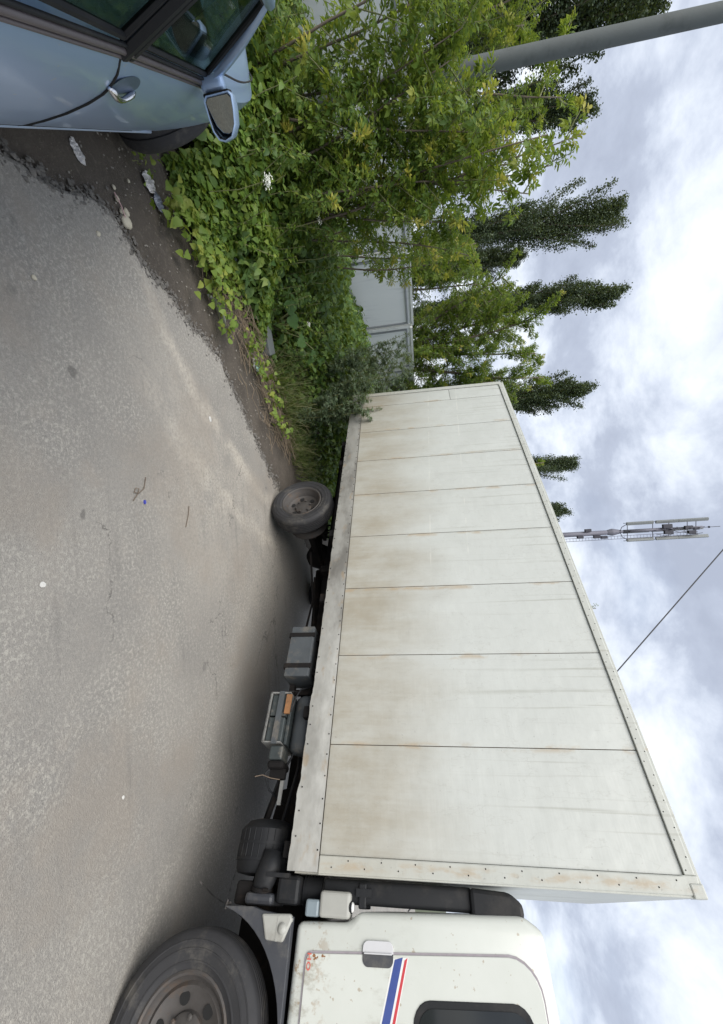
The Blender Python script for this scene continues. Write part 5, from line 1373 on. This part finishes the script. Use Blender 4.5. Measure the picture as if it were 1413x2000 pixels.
# ------------------------------------------------------------------ litter
def crumple(name, loc, L, Wd, H, mat, label, cat, seed, rz=0, parent=None):
    rg = np.random.default_rng(seed); b = MB(); ph = rg.uniform(0, 20)
    def fn(u, v):
        x, y = (u - .5) * L, (v - .5) * Wd * (.55 + .9 * math.sin(math.pi * u) ** .6)
        z = H * (.5 + .8 * vnoise(u * 4 + ph, v * 3.2) + .5 * vnoise(u * 11, v * 9 + ph)) * math.sin(math.pi * min(max(v, .05), .95)) ** .5
        return (x + .08 * L * vnoise(u * 5, v * 5 + ph), y + .15 * Wd * vnoise(u * 6 + ph, v * 4), max(0.002, z))
    b.grid(fn, 16, 9); o = b.build(name, mat, parent)
    o.location = loc; o.rotation_euler = (0, 0, rz)
    sl = o.modifiers.new('thickness', 'SOLIDIFY'); sl.thickness = .0012
    if label: tag(o, label, cat)
    return o
wr = empty('crumpled_wrapper', (-2.49, 2.76, -.03), 'crumpled wrapper, half silver and half dark blue, on the soil by the weeds', 'litter', rz=.95)
crumple('silver_end', (-.05, 0, 0), .13, .085, .035, M['wrapper'], None, None, 1, 0, wr); crumple('dark_end', (.075, 0, 0), .13, .075, .04, M['dark_wrapper'], None, None, 2, 0, wr)
crumple('flattened_wrapper', (-2.17, 2.07, -.03), .12, .05, .025, M['wrapper'], 'flattened grey wrapper on the dark soil close to the car door', 'litter', 3, .9)
crumple('torn_paper', (-1.81, 4.49, -.02), .14, .08, .06, M['paper'], 'white and mint paper packet standing in the dry stalks', 'litter', 5, .4)
crumple('mint_paper', (-1.775, 4.50, .0), .11, .06, .05, M['mint'], 'mint green paper scrap lying against the white packet', 'litter', 6, .6)
crumple('paper_scrap', (.23, 1.64, .002), .032, .018, .006, M['paper'], 'white paper scrap alone on the near asphalt', 'litter', 7, 1.2)
crumple('paper_scrap', (-.91, 3.32, .002), .045, .028, .010, M['paper'], 'white paper scrap on the dusty tyre arc', 'litter', 8, .3)
crumple('paper_scrap', (1.5, 2.03, .002), .022, .012, .004, M['paper'], 'tiny white paper scrap on the asphalt in front of the lorry battery', 'litter', 9, .3)
crumple('plastic_bag', (-2.62, 3.82, .10), .12, .09, .05, M['blue_grey'], 'blue and white plastic scrap caught in the creeper patch', 'litter', 10, .3)
b = MB(); b.tube([(-.18, -.02, .02), (-.09, .025, .025), (0, .035, .02), (.10, .02, .02), (.17, -.03, .015)], [.012, .026, .030, .028, .014], 10, flat=.45)
o = b.build('plastic_strip', simple('grey_plastic', (.27, .28, .24), .5, dirt=(.15, .13, .1)), smooth=True); o.location = (-2.02, 3.62, -.02); o.rotation_euler = (0, 0, 1.15); tag(o, 'curved grey plastic strip lying at the edge of the creepers', 'litter')
b = MB(); b.rbox(-.17, .17, -.09, .09, -.02, .12, .012); o = b.build('concrete_block', M['concrete']); o.location = (-2.22, 4.82, -.03); o.rotation_euler = (.08, .05, .5); tag(o, 'grey concrete block half buried behind the dry stalks', 'block')
b = MB(); b.lathe([(.001, .010), (.013, .010), (.014, 0), (.001, 0)], (0, 0, 0), 'z', 14); o = b.build('bottle_cap', M['blue_plastic'], smooth=True, angle=40); o.location = (-.165, 2.385, .001); o.scale = (1, .55, 1); tag(o, 'small blue plastic cap on the asphalt beside the curled wire', 'cap')
b = MB(); b.tube([(-.10, -.02, .004), (-.03, .02, .008), (.03, .015, .006), (.06, -.015, .006), (.035, -.03, .012), (.015, -.01, .012), (.04, .01, .008), (.10, .02, .004)], .0028, 5)
o = b.build('curled_wire', M['twig'], smooth=True); o.location = (-.25, 2.345, .002); o.rotation_euler = (0, 0, -.9); tag(o, 'thin curled dry twig on the asphalt next to a blue cap', 'twig')
b = MB(); b.tube([(-.085, 0, .004), (-.02, .005, .006), (.04, 0, .005), (.085, -.004, .004)], .0028, 5); o = b.build('straight_twig', M['twig'], smooth=True); o.location = (-.06, 2.86, .002); o.rotation_euler = (0, 0, -.35); tag(o, 'straight thin twig on the asphalt in front of the rear wheel', 'twig')
bp_ = [((-2.03, 2.44), .042, 'largest pale stone at the asphalt edge, end of a row of chips'), ((-2.075, 2.41), .022, 'pale chip beside the thin pink stick at the asphalt edge'), ((-2.10, 2.45), .026, 'flat pale chip next to the largest stone'), ((-2.13, 2.37), .02, 'pale chip in the middle of the row on the dark soil'), ((-2.19, 2.35), .015, 'first pale chip of the row nearest the car'), ((-2.35, 2.50), .013, 'lone white chip on the bare soil'), ((-1.75, 2.15), .016, 'white chip out on the asphalt near the dark soil'), ((-1.24, 1.71), .014, 'small white chip on the open asphalt')]
for i, ((x, y), s_, lab) in enumerate(bp_):
    b = MB(); bm = bmesh.new(); bmesh.ops.create_icosphere(bm, subdivisions=2, radius=s_)
    for v in bm.verts: v.co = v.co * (1 + .35 * vnoise(v.co.x / s_ * 1.1 + i * 3, v.co.y / s_ * 1.1, v.co.z / s_)); v.co.z *= .5
    b.add([v.co for v in bm.verts], [[v.index for v in f.verts] for f in bm.faces]); bm.free()
    o = b.build('stone_chip', M['pebble'], smooth=True); o.location = (x, y, s_ * .2 + (0 if x > -1.8 else -.03)); o.rotation_euler = (0, 0, i * 1.3); tag(o, lab, 'stone', 'pale stone chips')
b = MB(); b.tube([(-.07, 0, .01), (0, .005, .014), (.07, 0, .008)], .004, 6); o = b.build('pink_stick', simple('pink_plastic', (.50, .33, .32), .6)); o.location = (-2.085, 2.375, -.02); o.rotation_euler = (0, 0, .75); tag(o, 'thin pinkish stick lying in the row of pale chips', 'stick')
# grit and crumbs
# crumbled asphalt along the road edge
rg = np.random.default_rng(18); V, F = [], []
ed_ = [p for p in edge if .9 < p[1] < 6]
for i in range(2600):
    ex, ey = ed_[rg.integers(0, len(ed_))]; o_ = rg.normal(-.02, .05); s_ = abs(rg.normal(.004, .006)) + .003
    x, y = ex + o_ * .8 + rg.normal(0, .015), ey - o_ * .6 + rg.normal(0, .015); z = (-.028 if o_ < 0 else -.001); q = rg.normal(0, .35, (6, 3)) * s_; b0 = len(V)
    V += [(x - s_ + q[0, 0], y + q[0, 1], z), (x + q[1, 0], y - s_ + q[1, 1], z), (x + s_ + q[2, 0], y + q[2, 1], z), (x + q[3, 0], y + s_ + q[3, 1], z), (x + q[4, 0], y + q[4, 1], z + s_ * .9), (x + s_ * .5 + q[5, 0], y + q[5, 1], z + s_ * .75)]
    F += [(b0, b0 + 1, b0 + 4), (b0 + 1, b0 + 2, b0 + 5), (b0 + 2, b0 + 3, b0 + 5), (b0 + 3, b0, b0 + 4), (b0 + 1, b0 + 5, b0 + 4), (b0 + 3, b0 + 4, b0 + 5)]
tag(link('edge_crumbs', tri_mesh('edge_crumbs', V, F, M['crumb'])), 'crumbled asphalt bits along the broken road edge', 'grit', kind='stuff')
rg = np.random.default_rng(8); V, F = [], []
for i in range(1500):
    if i < 800: x, y = rg.uniform(-1.7, 3.2), rg.uniform(1.2, 4.6); s_ = rg.uniform(.0015, .0045) * (2 if rg.uniform() < .04 else 1); z = 0
    else: x = rg.uniform(-3.0, -.9); y = 2.0 + rg.uniform(0, 3.) ; s_ = rg.uniform(.003, .009); z = -.03
    q = rg.normal(0, .4, (5, 3)) * s_; b0 = len(V)
    V += [(x - s_, y, z), (x, y - s_, z), (x + s_ + q[0, 0], y, z), (x, y + s_ + q[1, 1], z), (x + q[2, 0], y + q[2, 1], z + s_ * 1.2)]
    F += [(b0, b0 + 1, b0 + 4), (b0 + 1, b0 + 2, b0 + 4), (b0 + 2, b0 + 3, b0 + 4), (b0 + 3, b0, b0 + 4)]
tag(link('grit', tri_mesh('grit', V, F, M['grit'])), 'fine pale grit scattered over the asphalt and soil', 'grit', kind='stuff')
